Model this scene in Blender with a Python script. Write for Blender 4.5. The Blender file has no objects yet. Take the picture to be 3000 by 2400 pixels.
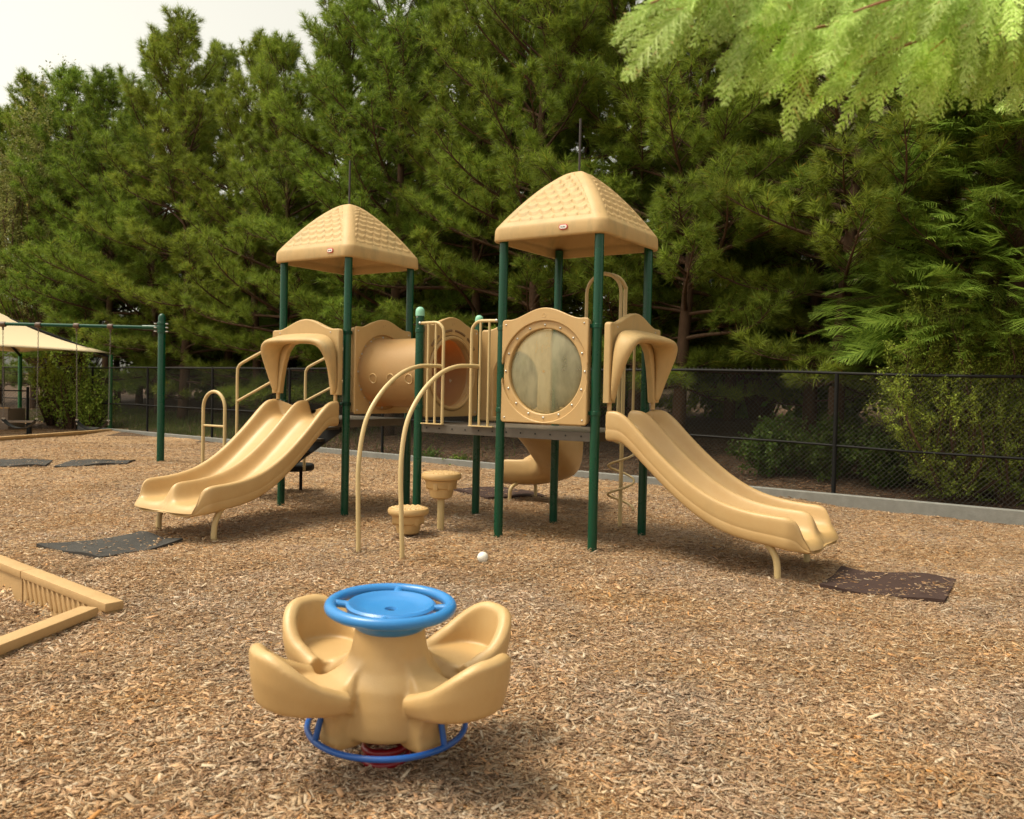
import bpy, bmesh, math, random
import numpy as np
from mathutils import Vector, Matrix
PI = math.pi
scn = bpy.context.scene
col = scn.collection
rng = np.random.default_rng(7)
random.seed(7)

# ------------------------------------------------------------------ camera
EYE = 1.486
PITCH, ROLL = -0.0248, 0.0213
cam_d = bpy.data.cameras.new('camera')
cam_d.lens = 29.96; cam_d.sensor_width = 36; cam_d.clip_end = 400; cam_d.clip_start = 0.05
cam_d.dof.use_dof = True; cam_d.dof.focus_distance = 8.8; cam_d.dof.aperture_fstop = 3.6
cam = bpy.data.objects.new('camera', cam_d); col.objects.link(cam)
cp, sp, cr, sr = math.cos(PITCH), math.sin(PITCH), math.cos(ROLL), math.sin(ROLL)
fw = Vector((0, cp, sp)); up0 = Vector((0, -sp, cp)); rt0 = Vector((1, 0, 0))
rt = rt0 * cr + up0 * sr; up = up0 * cr - rt0 * sr
M = Matrix((rt, up, -fw)).transposed().to_4x4(); M.translation = (0, 0, EYE)
cam.matrix_world = M
scn.camera = cam

# ------------------------------------------------------------------ light
SUN_EL, SUN_AZ = math.radians(64), math.radians(-96)      # azimuth from +Y towards +X
w = bpy.data.worlds.new('World'); scn.world = w; w.use_nodes = True
nt = w.node_tree; nt.nodes.clear()
sky = nt.nodes.new('ShaderNodeTexSky'); sky.sky_type = 'NISHITA'; sky.sun_disc = False
sky.sun_elevation = SUN_EL; sky.sun_rotation = SUN_AZ
sky.air_density = 1.0; sky.dust_density = 4.0; sky.ozone_density = 1.0
hs = nt.nodes.new('ShaderNodeHueSaturation'); hs.inputs['Saturation'].default_value = 0.16; hs.inputs['Value'].default_value = 1.08
bg = nt.nodes.new('ShaderNodeBackground'); bg.inputs['Strength'].default_value = 0.15
ou = nt.nodes.new('ShaderNodeOutputWorld')
tn = nt.nodes.new('ShaderNodeMix'); tn.data_type = 'RGBA'; tn.blend_type = 'MULTIPLY'; tn.inputs[0].default_value = 1
tn.inputs[7].default_value = (1.0, 0.95, 0.80, 1)
nt.links.new(sky.outputs[0], hs.inputs['Color']); nt.links.new(hs.outputs[0], tn.inputs[6])
nt.links.new(tn.outputs[2], bg.inputs[0])
nt.links.new(bg.outputs[0], ou.inputs[0])
sun_d = bpy.data.lights.new('sun', 'SUN'); sun_d.energy = 1.9; sun_d.angle = math.radians(20); sun_d.color = (1, .89, .68)
sun = bpy.data.objects.new('sun', sun_d); col.objects.link(sun)
sdir = Vector((math.sin(SUN_AZ) * math.cos(SUN_EL), math.cos(SUN_AZ) * math.cos(SUN_EL), math.sin(SUN_EL)))
sun.rotation_euler = sdir.to_track_quat('Z', 'Y').to_euler()
scn.view_settings.view_transform = 'Standard'; scn.view_settings.look = 'None'
scn.view_settings.exposure = 0.66; scn.view_settings.gamma = 1
scn.cycles.max_bounces = 6; scn.cycles.diffuse_bounces = 3; scn.cycles.transparent_max_bounces = 12

# ------------------------------------------------------------------ materials
def mat(name, color, rough=.5, spec=.5, noise=None, bump=None, coat=0, trans=0, metal=0):
    m = bpy.data.materials.new(name); m.use_nodes = True
    t = m.node_tree; b = t.nodes['Principled BSDF']
    b.inputs['Base Color'].default_value = (*color, 1); b.inputs['Roughness'].default_value = rough
    b.inputs['Specular IOR Level'].default_value = spec; b.inputs['Metallic'].default_value = metal
    b.inputs['Coat Weight'].default_value = coat
    tc = t.nodes.new('ShaderNodeTexCoord')
    if noise:
        sc, amt, c2 = noise[:3]
        n = t.nodes.new('ShaderNodeTexNoise'); n.inputs['Scale'].default_value = sc; n.inputs['Detail'].default_value = 6
        n.inputs['Roughness'].default_value = .65
        if len(noise) > 3:
            mp = t.nodes.new('ShaderNodeMapping'); mp.inputs['Scale'].default_value = noise[3]
            t.links.new(tc.outputs['Object'], mp.inputs[0]); t.links.new(mp.outputs[0], n.inputs['Vector'])
        else: t.links.new(tc.outputs['Object'], n.inputs['Vector'])
        r = t.nodes.new('ShaderNodeValToRGB'); r.color_ramp.elements[0].position = .5 - amt; r.color_ramp.elements[1].position = .5 + amt
        r.color_ramp.elements[0].color = (*color, 1); r.color_ramp.elements[1].color = (*c2, 1)
        t.links.new(n.outputs['Fac'], r.inputs[0]); t.links.new(r.outputs[0], b.inputs['Base Color'])
        rr = t.nodes.new('ShaderNodeMapRange'); rr.inputs[3].default_value = rough - .08; rr.inputs[4].default_value = rough + .12
        t.links.new(n.outputs['Fac'], rr.inputs[0]); t.links.new(rr.outputs[0], b.inputs['Roughness'])
    if bump:
        n2 = t.nodes.new('ShaderNodeTexNoise'); n2.inputs['Scale'].default_value = bump[0]; n2.inputs['Detail'].default_value = 4
        t.links.new(tc.outputs['Object'], n2.inputs['Vector'])
        bn = t.nodes.new('ShaderNodeBump'); bn.inputs['Strength'].default_value = bump[1]; bn.inputs['Distance'].default_value = .01
        t.links.new(n2.outputs['Fac'], bn.inputs['Height']); t.links.new(bn.outputs[0], b.inputs['Normal'])
    return m

TAN = mat('tan_plastic', (.52, .350, .160), .40, .5, (3.5, .22, (.48, .30, .12)), (220, .12))
TAN_DIRTY = mat('tan_plastic_weathered', (.52, .352, .165), .52, .4, (4, .3, (.45, .305, .13)), (220, .12))
def grime(m, gcol, lo, hi, sc=(1.6, 1.6, .55), amt=.8):
    t = m.node_tree; b = t.nodes['Principled BSDF']; src = b.inputs['Base Color'].links[0].from_socket
    tc = t.nodes.new('ShaderNodeTexCoord'); mp = t.nodes.new('ShaderNodeMapping'); mp.inputs['Scale'].default_value = sc
    n = t.nodes.new('ShaderNodeTexNoise'); n.inputs['Scale'].default_value = 2.3; n.inputs['Detail'].default_value = 9; n.inputs['Roughness'].default_value = .7
    r = t.nodes.new('ShaderNodeMapRange'); r.inputs[1].default_value = lo; r.inputs[2].default_value = hi; r.inputs[3].default_value = 0; r.inputs[4].default_value = amt
    mx = t.nodes.new('ShaderNodeMix'); mx.data_type = 'RGBA'; mx.inputs[7].default_value = (*gcol, 1)
    t.links.new(tc.outputs['Object'], mp.inputs[0]); t.links.new(mp.outputs[0], n.inputs[0]); t.links.new(n.outputs['Fac'], r.inputs[0])
    t.links.new(r.outputs[0], mx.inputs[0]); t.links.new(src, mx.inputs[6]); t.links.new(mx.outputs[2], b.inputs['Base Color'])
grime(TAN_DIRTY, (.27, .225, .11), .50, .74, (1.8, 1.8, .5), .75)
grime(TAN, (.40, .27, .12), .55, .75, (1.5, 1.5, .8), .5)
TAN_METAL = mat('tan_powder_coat', (.58, .44, .22), .38, .5, (8, .3, (.51, .38, .18)))
GREEN = mat('green_powder_coat', (.001, .060, .028), .27, .45, (6, .3, (.001, .050, .024)))
GREENB = mat('green_beam_paint', (.001, .055, .030), .5, .25)
GREEN2 = mat('bright_green_paint', (.010, .12, .035), .4, .5)
MINT = mat('mint_cap', (.25, .55, .40), .45)
DECK = mat('brown_vinyl_coat', (.085, .068, .052), .5, .5, (14, .3, (.13, .11, .085)), (300, .3))
BLACK = mat('black_coat', (.006, .006, .006), .65, .25)
DARKHOLE = mat('hole_dark', (.004, .004, .004), .9)
ROD = mat('dark_rod', (.03, .022, .018), .5)
BLUE = mat('blue_plastic', (.024, .19, .52), .28, .5, (3, .3, (.032, .21, .52)), (150, .06))
BLUE2 = mat('blue_metal', (.008, .075, .33), .3, .5, (9, .25, (.010, .085, .34)))
RED = mat('red_spring', (.22, .006, .012), .3, .5)
STEEL = mat('steel', (.55, .53, .5), .3, metal=1)
CHAIN = mat('chain', (.16, .14, .12), .5, metal=.6)
WIRE = mat('fence_wire', (.06, .058, .05), .5, .4)
RUB_B = mat('black_rubber', (.042, .040, .038), .85, .3, (7, .3, (.065, .06, .055)), (400, .5))
RUB_M = mat('maroon_rubber', (.045, .024, .020), .85, .3, (7, .3, (.062, .036, .030)), (400, .5))
CLOTH = mat('cream_canvas', (.68, .57, .38), .9, .1)
CONC = mat('concrete', (.24, .24, .225), .85, .2, (9, .3, (.17, .17, .155)), (60, .4))
TIMB = mat('tan_border_plastic', (.50, .325, .15), .6, .35, (6, .25, (.42, .265, .12)), (160, .25))
WHITE = mat('white_plastic', (.82, .80, .74), .35, .5, (25, .2, (.70, .66, .58)))
REDP = mat('badge_red', (.55, .05, .05), .45); WHP = mat('badge_white', (.8, .78, .72), .45); INK = mat('badge_ink', (.02, .02, .05), .5)
GREYWOOD = mat('grey_wood', (.30, .24, .19), .85, .2, (4, .3, (.20, .15, .11), (1, 8, 8)))
SIDING = mat('beige_siding', (.42, .34, .25), .8, .3, (1.2, .3, (.36, .29, .21)))
ROOFM = mat('roof_shingle', (.09, .07, .06), .9, .2, (8, .3, (.13, .10, .08)))
GLASSY = mat('window_glass', (.05, .06, .07), .08, .6)
TRIM = mat('white_trim', (.7, .68, .62), .6)

def foliage(name, c1, c2, c3, trans=.35, rough=.55, noise_scale=.55, vr=(.7, 1.3)):
    m = bpy.data.materials.new(name); m.use_nodes = True; t = m.node_tree; t.nodes.clear()
    g = t.nodes.new('ShaderNodeNewGeometry'); r = t.nodes.new('ShaderNodeValToRGB')
    e = r.color_ramp.elements; e[0].color = (*c1, 1); e[1].color = (*c2, 1)
    k = e.new(.975); k.color = (*c2, 1); e[2].color = (*c3, 1) if False else e[2].color
    e[-1].color = (*c3, 1)
    oi = t.nodes.new('ShaderNodeObjectInfo')
    t.links.new(g.outputs['Random Per Island'], r.inputs[0])
    hsn = t.nodes.new('ShaderNodeHueSaturation')
    mr = t.nodes.new('ShaderNodeMapRange'); mr.inputs[3].default_value = .488; mr.inputs[4].default_value = .512
    t.links.new(oi.outputs['Random'], mr.inputs[0]); t.links.new(mr.outputs[0], hsn.inputs['Hue'])
    tc = t.nodes.new('ShaderNodeTexCoord')
    n = t.nodes.new('ShaderNodeTexNoise'); n.inputs['Scale'].default_value = noise_scale; n.inputs['Detail'].default_value = 3
    t.links.new(tc.outputs['Object'], n.inputs['Vector'])
    m2 = t.nodes.new('ShaderNodeMapRange'); m2.inputs[1].default_value = .3; m2.inputs[2].default_value = .7; m2.inputs[3].default_value = vr[0]; m2.inputs[4].default_value = vr[1]
    t.links.new(n.outputs['Fac'], m2.inputs[0]); t.links.new(m2.outputs[0], hsn.inputs['Value'])
    t.links.new(r.outputs[0], hsn.inputs['Color'])
    b = t.nodes.new('ShaderNodeBsdfPrincipled'); b.inputs['Roughness'].default_value = rough; b.inputs['Specular IOR Level'].default_value = .22
    tr = t.nodes.new('ShaderNodeBsdfTranslucent'); mx = t.nodes.new('ShaderNodeMixShader'); mx.inputs[0].default_value = trans
    o = t.nodes.new('ShaderNodeOutputMaterial')
    t.links.new(hsn.outputs[0], b.inputs['Base Color']); t.links.new(hsn.outputs[0], tr.inputs[0])
    t.links.new(b.outputs[0], mx.inputs[1]); t.links.new(tr.outputs[0], mx.inputs[2]); t.links.new(mx.outputs[0], o.inputs[0])
    return m
NEEDLE = foliage('pine_needles', (.095, .150, .016), (.28, .37, .050), (.40, .22, .04), .45)
CYP_DARK = foliage('dark_cypress_leaf', (.10, .17, .018), (.24, .33, .045), (.24, .29, .05), .45)
CYP_LIT = foliage('sunlit_cypress_leaf', (.30, .46, .06), (.64, .80, .28), (.44, .26, .08), .45, noise_scale=4.5, vr=(.62, 1.45))  # overexposed sunlight on the near branches is put into the leaf colour
LEAF = foliage('broad_leaf', (.075, .14, .018), (.16, .23, .032), (.18, .19, .04), .35)
LEAFD = foliage('dark_green_leaf', (.040, .085, .012), (.10, .155, .022), (.13, .15, .03), .35)  # darker green than the broad leaf, for the low shrubs
MYRTLE = foliage('myrtle_leaf', (.18, .27, .028), (.38, .48, .075), (.40, .40, .09), .35)
PALELEAF = foliage('pale_leaf', (.15, .17, .04), (.26, .26, .08), (.36, .28, .08), .45)
GRASS = foliage('grass_blade', (.07, .11, .02), (.15, .17, .035), (.25, .20, .08), .3)
BARK = mat('bark', (.115, .068, .042), .95, .1, (9, .25, (.055, .036, .024), (1, 1, .25)), (30, .8))
TWIG = mat('twig', (.30, .16, .09), .8, .2)

def chipmat():
    m = bpy.data.materials.new('wood_chip'); m.use_nodes = True; t = m.node_tree; b = t.nodes['Principled BSDF']
    g = t.nodes.new('ShaderNodeNewGeometry'); r = t.nodes.new('ShaderNodeValToRGB'); e = r.color_ramp.elements
    e[0].color = (.15, .085, .040, 1); e[1].color = (.62, .49, .32, 1)
    for p, c in ((.12, (.26, .155, .080)), (.3, (.37, .235, .125)), (.5, (.45, .30, .165)), (.62, (.39, .30, .20)), (.78, (.52, .365, .205)), (.87, (.52, .28, .11)), (.92, (.48, .39, .28))):
        k = e.new(p); k.color = (*c, 1)
    t.links.new(g.outputs['Random Per Island'], r.inputs[0])
    tc = t.nodes.new('ShaderNodeTexCoord'); n = t.nodes.new('ShaderNodeTexNoise'); n.inputs['Scale'].default_value = .9; n.inputs['Detail'].default_value = 4
    t.links.new(tc.outputs['Object'], n.inputs['Vector'])
    mr = t.nodes.new('ShaderNodeMapRange'); mr.inputs[1].default_value = .35; mr.inputs[2].default_value = .65; mr.inputs[3].default_value = .80; mr.inputs[4].default_value = 1.10
    hsn = t.nodes.new('ShaderNodeHueSaturation'); t.links.new(n.outputs['Fac'], mr.inputs[0]); t.links.new(mr.outputs[0], hsn.inputs['Saturation'])
    n2 = t.nodes.new('ShaderNodeTexNoise'); n2.inputs['Scale'].default_value = 1.7; n2.inputs['Detail'].default_value = 5; n2.inputs['Roughness'].default_value = .6
    t.links.new(tc.outputs['Object'], n2.inputs['Vector'])
    mr2 = t.nodes.new('ShaderNodeMapRange'); mr2.inputs[1].default_value = .33; mr2.inputs[2].default_value = .66; mr2.inputs[3].default_value = .74; mr2.inputs[4].default_value = 1.08
    t.links.new(n2.outputs['Fac'], mr2.inputs[0]); t.links.new(mr2.outputs[0], hsn.inputs['Value'])
    hsn.inputs['Hue'].default_value = .494
    t.links.new(r.outputs[0], hsn.inputs['Color']); t.links.new(hsn.outputs[0], b.inputs['Base Color'])
    b.inputs['Roughness'].default_value = .8; b.inputs['Specular IOR Level'].default_value = .25
    return m
CHIP = chipmat()

def groundmat(name, cols, sc=38, dark=.5):
    m = bpy.data.materials.new(name); m.use_nodes = True; t = m.node_tree; b = t.nodes['Principled BSDF']; L = t.links
    tc = t.nodes.new('ShaderNodeTexCoord')
    last = None; hl = None
    for i, (ang, sx) in enumerate(((.3, .38), (1.5, .42), (2.5, .35))):
        nz = t.nodes.new('ShaderNodeTexNoise'); nz.inputs['Scale'].default_value = 9; nz.inputs['Detail'].default_value = 2
        L.new(tc.outputs['Object'], nz.inputs['Vector'])
        va = t.nodes.new('ShaderNodeVectorMath'); va.operation = 'MULTIPLY_ADD'; va.inputs[1].default_value = (.10, .10, 0)
        L.new(nz.outputs['Color'], va.inputs[0]); L.new(tc.outputs['Object'], va.inputs[2])
        mp = t.nodes.new('ShaderNodeMapping'); mp.inputs['Rotation'].default_value = (0, 0, ang); mp.inputs['Scale'].default_value = (sx, 1, 1)
        L.new(va.outputs[0], mp.inputs[0])
        v = t.nodes.new('ShaderNodeTexVoronoi'); v.inputs['Scale'].default_value = sc * (1 + .22 * i)
        L.new(mp.outputs[0], v.inputs['Vector'])
        r = t.nodes.new('ShaderNodeValToRGB'); r.color_ramp.interpolation = 'CONSTANT'; e = r.color_ramp.elements
        e[0].color = (*cols[0], 1); e[1].position = .85; e[1].color = (*cols[-1], 1)
        for k, c in enumerate(cols[1:-1]): q = e.new(.85 * (k + 1) / (len(cols) - 1)); q.color = (*c, 1)
        sepc = t.nodes.new('ShaderNodeSeparateColor'); L.new(v.outputs['Color'], sepc.inputs[0]); L.new(sepc.outputs[0], r.inputs[0])
        if last is None: last = r.outputs[0]; hl = v.outputs['Distance']
        else:
            n = t.nodes.new('ShaderNodeTexNoise'); n.inputs['Scale'].default_value = 22 + 9 * i; n.inputs['Detail'].default_value = 1
            L.new(tc.outputs['Object'], n.inputs['Vector'])
            st = t.nodes.new('ShaderNodeMath'); st.operation = 'GREATER_THAN'; st.inputs[1].default_value = .5; L.new(n.outputs['Fac'], st.inputs[0])
            mx = t.nodes.new('ShaderNodeMix'); mx.data_type = 'RGBA'; L.new(st.outputs[0], mx.inputs[0]); L.new(last, mx.inputs[6]); L.new(r.outputs[0], mx.inputs[7]); last = mx.outputs[2]
            m3 = t.nodes.new('ShaderNodeMix'); m3.data_type = 'FLOAT'; L.new(st.outputs[0], m3.inputs[0]); L.new(hl, m3.inputs[2]); L.new(v.outputs['Distance'], m3.inputs[3]); hl = m3.outputs[0]
    n = t.nodes.new('ShaderNodeTexNoise'); n.inputs['Scale'].default_value = .8; n.inputs['Detail'].default_value = 5
    L.new(tc.outputs['Object'], n.inputs['Vector'])
    mr = t.nodes.new('ShaderNodeMapRange'); mr.inputs[1].default_value = .3; mr.inputs[2].default_value = .7; mr.inputs[3].default_value = .82; mr.inputs[4].default_value = 1.15
    hsn = t.nodes.new('ShaderNodeHueSaturation'); hsn.inputs['Saturation'].default_value = 1.02; hsn.inputs['Hue'].default_value = .495; L.new(n.outputs['Fac'], mr.inputs[0]); L.new(mr.outputs[0], hsn.inputs['Value']); L.new(last, hsn.inputs['Color'])
    L.new(hsn.outputs[0], b.inputs['Base Color']); b.inputs['Roughness'].default_value = .9; b.inputs['Specular IOR Level'].default_value = .15
    bn = t.nodes.new('ShaderNodeBump'); bn.inputs['Strength'].default_value = 1; bn.inputs['Distance'].default_value = .03; bn.invert = True
    L.new(hl, bn.inputs['Height']); L.new(bn.outputs[0], b.inputs['Normal'])
    return m
MULCH = groundmat('mulch_ground', [(.17, .10, .05), (.30, .19, .10), (.43, .28, .15), (.35, .265, .17), (.50, .345, .19), (.48, .27, .11), (.58, .44, .28)])
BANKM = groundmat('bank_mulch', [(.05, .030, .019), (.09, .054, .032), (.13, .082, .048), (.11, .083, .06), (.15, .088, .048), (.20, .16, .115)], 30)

# ------------------------------------------------------------------ mesh helpers
def mesh_np(name, V, F):
    V = np.asarray(V, np.float32); F = np.asarray(F, np.int32); k = F.shape[1]
    me = bpy.data.meshes.new(name); me.vertices.add(len(V)); me.vertices.foreach_set('co', V.ravel())
    me.loops.add(F.size); me.loops.foreach_set('vertex_index', F.ravel())
    me.polygons.add(len(F)); me.polygons.foreach_set('loop_start', np.arange(0, F.size, k, dtype=np.int32))
    me.update(calc_edges=True); return me

def link(name, me, m, parent=None, smooth=False):
    o = bpy.data.objects.new(name, me); col.objects.link(o)
    if m and len(me.materials) == 0: me.materials.append(m)
    if smooth: me.polygons.foreach_set('use_smooth', [True] * len(me.polygons))
    if parent: o.parent = parent
    return o

def tag(o, label=None, cat=None, group=None, kind=None):
    if label: o['label'] = label
    if cat: o['category'] = cat
    if group: o['group'] = group
    if kind: o['kind'] = kind
    return o

def empty(name, loc=(0, 0, 0), rz=0, label=None, cat=None, group=None):
    o = bpy.data.objects.new(name, None); col.objects.link(o); o.location = loc; o.rotation_euler = (0, 0, rz)
    o.empty_display_size = .1
    return tag(o, label, cat, group)

def children(o): return [c for c in bpy.data.objects if c.parent == o]
def copy_tree(o, parent=None):
    c = o.copy(); col.objects.link(c)
    if parent: c.parent = parent
    for ch in children(o): copy_tree(ch, c)
    return c

def catmull(P, n=6, closed=False):
    P = [Vector(p) for p in P]; out = []
    N = len(P); rngk = range(N) if closed else range(N - 1)
    for i in rngk:
        if closed: a, b, c, d = P[i - 1], P[i], P[(i + 1) % N], P[(i + 2) % N]
        else: a, b, c, d = P[max(i - 1, 0)], P[i], P[i + 1], P[min(i + 2, N - 1)]
        for k in range(n):
            t = k / n
            out.append(.5 * ((2 * b) + (c - a) * t + (2 * a - 5 * b + 4 * c - d) * t * t + (3 * b - a - 3 * c + d) * t ** 3))
    if not closed: out.append(P[-1])
    return out

class MB:
    def __init__(s): s.v = []; s.f = []
    def add(s, V, F):
        k = len(s.v); s.v += [tuple(x) for x in V]; s.f += [tuple(i + k for i in f) for f in F]; return s
    def box(s, c, size, rot=None, bev=0):
        bm = bmesh.new(); bmesh.ops.create_cube(bm, size=1)
        for v in bm.verts: v.co = Vector((v.co.x * size[0], v.co.y * size[1], v.co.z * size[2]))
        if bev: bmesh.ops.bevel(bm, geom=list(bm.edges), offset=bev, segments=2, affect='EDGES', profile=.6)
        R = rot if rot else Matrix.Identity(3)
        bm.verts.index_update(); V = [R @ v.co + Vector(c) for v in bm.verts]; F = [[v.index for v in f.verts] for f in bm.faces]
        bm.free(); return s.add(V, F)
    def tube(s, P, r, n=12, closed=False, caps=True):
        P = [Vector(p) for p in P]; N = len(P)
        rr = r if hasattr(r, '__len__') else [r] * N
        T = []
        for i in range(N):
            a = P[i - 1] if (i or closed) else P[0]; b = P[(i + 1) % N] if (i < N - 1 or closed) else P[-1]
            T.append((b - a).normalized())
        u = T[0].orthogonal().normalized(); V = []
        for i in range(N):
            if i: u = (u - T[i] * u.dot(T[i])).normalized()
            w_ = T[i].cross(u)
            V += [P[i] + (u * math.cos(2 * PI * k / n) + w_ * math.sin(2 * PI * k / n)) * rr[i] for k in range(n)]
        F = []
        for i in range(N if closed else N - 1):
            j = (i + 1) % N
            for k in range(n):
                F.append((i * n + k, i * n + (k + 1) % n, j * n + (k + 1) % n, j * n + k))
        if caps and not closed: F.append(tuple(range(n))[::-1]); F.append(tuple((N - 1) * n + k for k in range(n)))
        return s.add(V, F)
    def lathe(s, prof, n=32, c=(0, 0, 0), caps=True):
        V = []; F = []; N = len(prof)
        for r, z in prof: V += [(c[0] + r * math.cos(2 * PI * k / n), c[1] + r * math.sin(2 * PI * k / n), c[2] + z) for k in range(n)]
        for i in range(N - 1):
            for k in range(n): F.append((i * n + k, i * n + (k + 1) % n, (i + 1) * n + (k + 1) % n, (i + 1) * n + k))
        if caps: F.append(tuple(range(n))[::-1]); F.append(tuple((N - 1) * n + k for k in range(n)))
        return s.add(V, F)
    def loft(s, L, closed_loop=True, caps=True):
        n = len(L[0]); V = [p for l in L for p in l]; F = []
        for i in range(len(L) - 1):
            for k in range(n if closed_loop else n - 1):
                F.append((i * n + k, i * n + (k + 1) % n, (i + 1) * n + (k + 1) % n, (i + 1) * n + k))
        if caps and closed_loop: F.append(tuple(range(n))[::-1]); F.append(tuple((len(L) - 1) * n + k for k in range(n)))
        return s.add(V, F)
    def mesh(s, name):
        me = bpy.data.meshes.new(name); me.from_pydata(s.v, [], s.f)
        bm = bmesh.new(); bm.from_mesh(me); bmesh.ops.recalc_face_normals(bm, faces=bm.faces); bm.to_mesh(me); bm.free()
        me.update(); return me
    def build(s, name, m, parent=None, smooth=True, ang=40, sub=0):
        me = s.mesh(name); o = link(name, me, m, parent)
        if smooth:
            me.polygons.foreach_set('use_smooth', [True] * len(me.polygons))
            if not sub: me.set_sharp_from_angle(angle=math.radians(ang))
        if sub: md = o.modifiers.new('sub', 'SUBSURF'); md.levels = sub; md.render_levels = sub
        return o

def bake(o):
    """evaluate modifiers into plain mesh"""
    dg = bpy.context.evaluated_depsgraph_get(); dg.update()
    me = bpy.data.meshes.new_from_object(o.evaluated_get(dg)); o.modifiers.clear(); o.data = me; return o

def plate(name, outlines, thick, bev, m, parent, Mx, smooth_ang=35):
    """2D outlines (outer first, holes after) filled, extruded, bevelled; Mx maps (x,y,depth) to local space"""
    cu = bpy.data.curves.new(name, 'CURVE'); cu.dimensions = '2D'; cu.fill_mode = 'BOTH'
    cu.extrude = max(thick / 2 - bev, 1e-4); cu.bevel_depth = bev; cu.bevel_resolution = 2; cu.offset = -bev
    for L in outlines:
        sp_ = cu.splines.new('POLY'); sp_.points.add(len(L) - 1); sp_.use_cyclic_u = True
        for i, p in enumerate(L): sp_.points[i].co = (p[0], p[1], 0, 1)
    tmp = bpy.data.objects.new(name, cu); col.objects.link(tmp)
    dg = bpy.context.evaluated_depsgraph_get(); dg.update()
    me = bpy.data.meshes.new_from_object(tmp.evaluated_get(dg)); bpy.data.objects.remove(tmp)
    me.transform(Mx); me.materials.clear(); me.name = name
    o = link(name, me, m, parent, True); me.set_sharp_from_angle(angle=math.radians(smooth_ang)); return o

def arc(cx, cy, r, a0, a1, n): return [(cx + r * math.cos(a0 + (a1 - a0) * i / n), cy + r * math.sin(a0 + (a1 - a0) * i / n)) for i in range(n + 1)]
def text_mesh(txt, size, extrude=.0006):
    cu = bpy.data.curves.new('t', 'FONT'); cu.body = txt; cu.size = size; cu.extrude = extrude; cu.align_x = 'CENTER'; cu.align_y = 'CENTER'
    tmp = bpy.data.objects.new('t', cu); col.objects.link(tmp); dg = bpy.context.evaluated_depsgraph_get(); dg.update()
    me = bpy.data.meshes.new_from_object(tmp.evaluated_get(dg)); bpy.data.objects.remove(tmp); me.materials.clear(); return me

# ------------------------------------------------------------------ frame of the play structure
S = 1.0668; TH = -0.5906; OX, OY = -2.5975 * S, 9.6329 * S
cu_, su_ = math.cos(TH), math.sin(TH)
def uv(x, y): dx, dy = x - OX, y - OY; return dx * cu_ + dy * su_, -dx * su_ + dy * cu_
def xy(u, v): return OX + u * cu_ - v * su_, OY + u * su_ + v * cu_
def sst(a, b, x):
    t = np.clip((x - a) / (b - a), 0, 1); return t * t * (3 - 2 * t)
# fence line
FA = np.array([6.55, 10.55]); FD = np.array([-.793, .609]); FN = np.array([.609, .793])
def fdist(x, y): return (x - FA[0]) * FN[0] + (y - FA[1]) * FN[1]
def fp(t, off=0): p = FA + FD * t + FN * off; return float(p[0]), float(p[1])
BOXC = ((-2.72, 5.55), (-3.95, 6.60), (-2.85, 4.70))      # corner and two directions of the near timber border
def ground_z(x, y):
    x = np.asarray(x, float); y = np.asarray(y, float)
    u = (x - OX) * cu_ + (y - OY) * su_; v = -(x - OX) * su_ + (y - OY) * cu_
    z = -.065 * np.maximum(sst(-.3, -1.4, v), sst(4.6, 5.6, u))
    z = z + .012 * np.sin(x * 1.7 + .6) * np.sin(y * 1.3 + 1.1) * sst(0, .6, np.hypot(x + .5, y - 3.5))
    z = z + .007 * np.sin(x * 5.1 + 1.3 * np.sin(y * 2.3)) * np.sin(y * 4.3 + np.sin(x * 3.1)) + .004 * np.sin(x * 11.3 + y * 3) * np.sin(y * 9.7 - x * 4)
    z = z - .035 * np.exp(-((x + 7.7) ** 2 / .5 + (y - 15.3) ** 2 / .8)) - .03 * np.exp(-((u - .53) ** 2 / .4 + (v + 2.25) ** 2 / .12)) - .03 * np.exp(-((u - 6.5) ** 2 / .12 + (v - .55) ** 2 / .4))
    d = (x - FA[0]) * FN[0] + (y - FA[1]) * FN[1]
    z = z + .135 * np.clip(d - .1, 0, 6) + .03 * np.clip(d - 6.1, 0, 60)
    # sunk corner behind the near timber border
    a = (x + 2.585) * .644 + (y - 5.57) * .765      # >0 outside border A
    b = (x + 2.70) * .987 - (y - 5.47) * .163      # >0 outside border B
    inside = (a < -.0) & (b < -.0)
    z = np.where(inside, z - .17, z)
    return z
def gz(x, y): return float(ground_z(x, y))

# ------------------------------------------------------------------ ground
def grid_ground(name, x0, x1, y0, y1, step, m, dz=0):
    xs = np.arange(x0, x1 + step / 2, step); ys = np.arange(y0, y1 + step / 2, step)
    X, Y = np.meshgrid(xs, ys); Z = ground_z(X, Y) + dz
    V = np.stack([X.ravel(), Y.ravel(), Z.ravel()], 1); nx = len(xs); ny = len(ys)
    i, j = np.meshgrid(np.arange(nx - 1), np.arange(ny - 1)); a = (j * nx + i).ravel()
    F = np.stack([a, a + 1, a + nx + 1, a + nx], 1)
    return V, F
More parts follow.
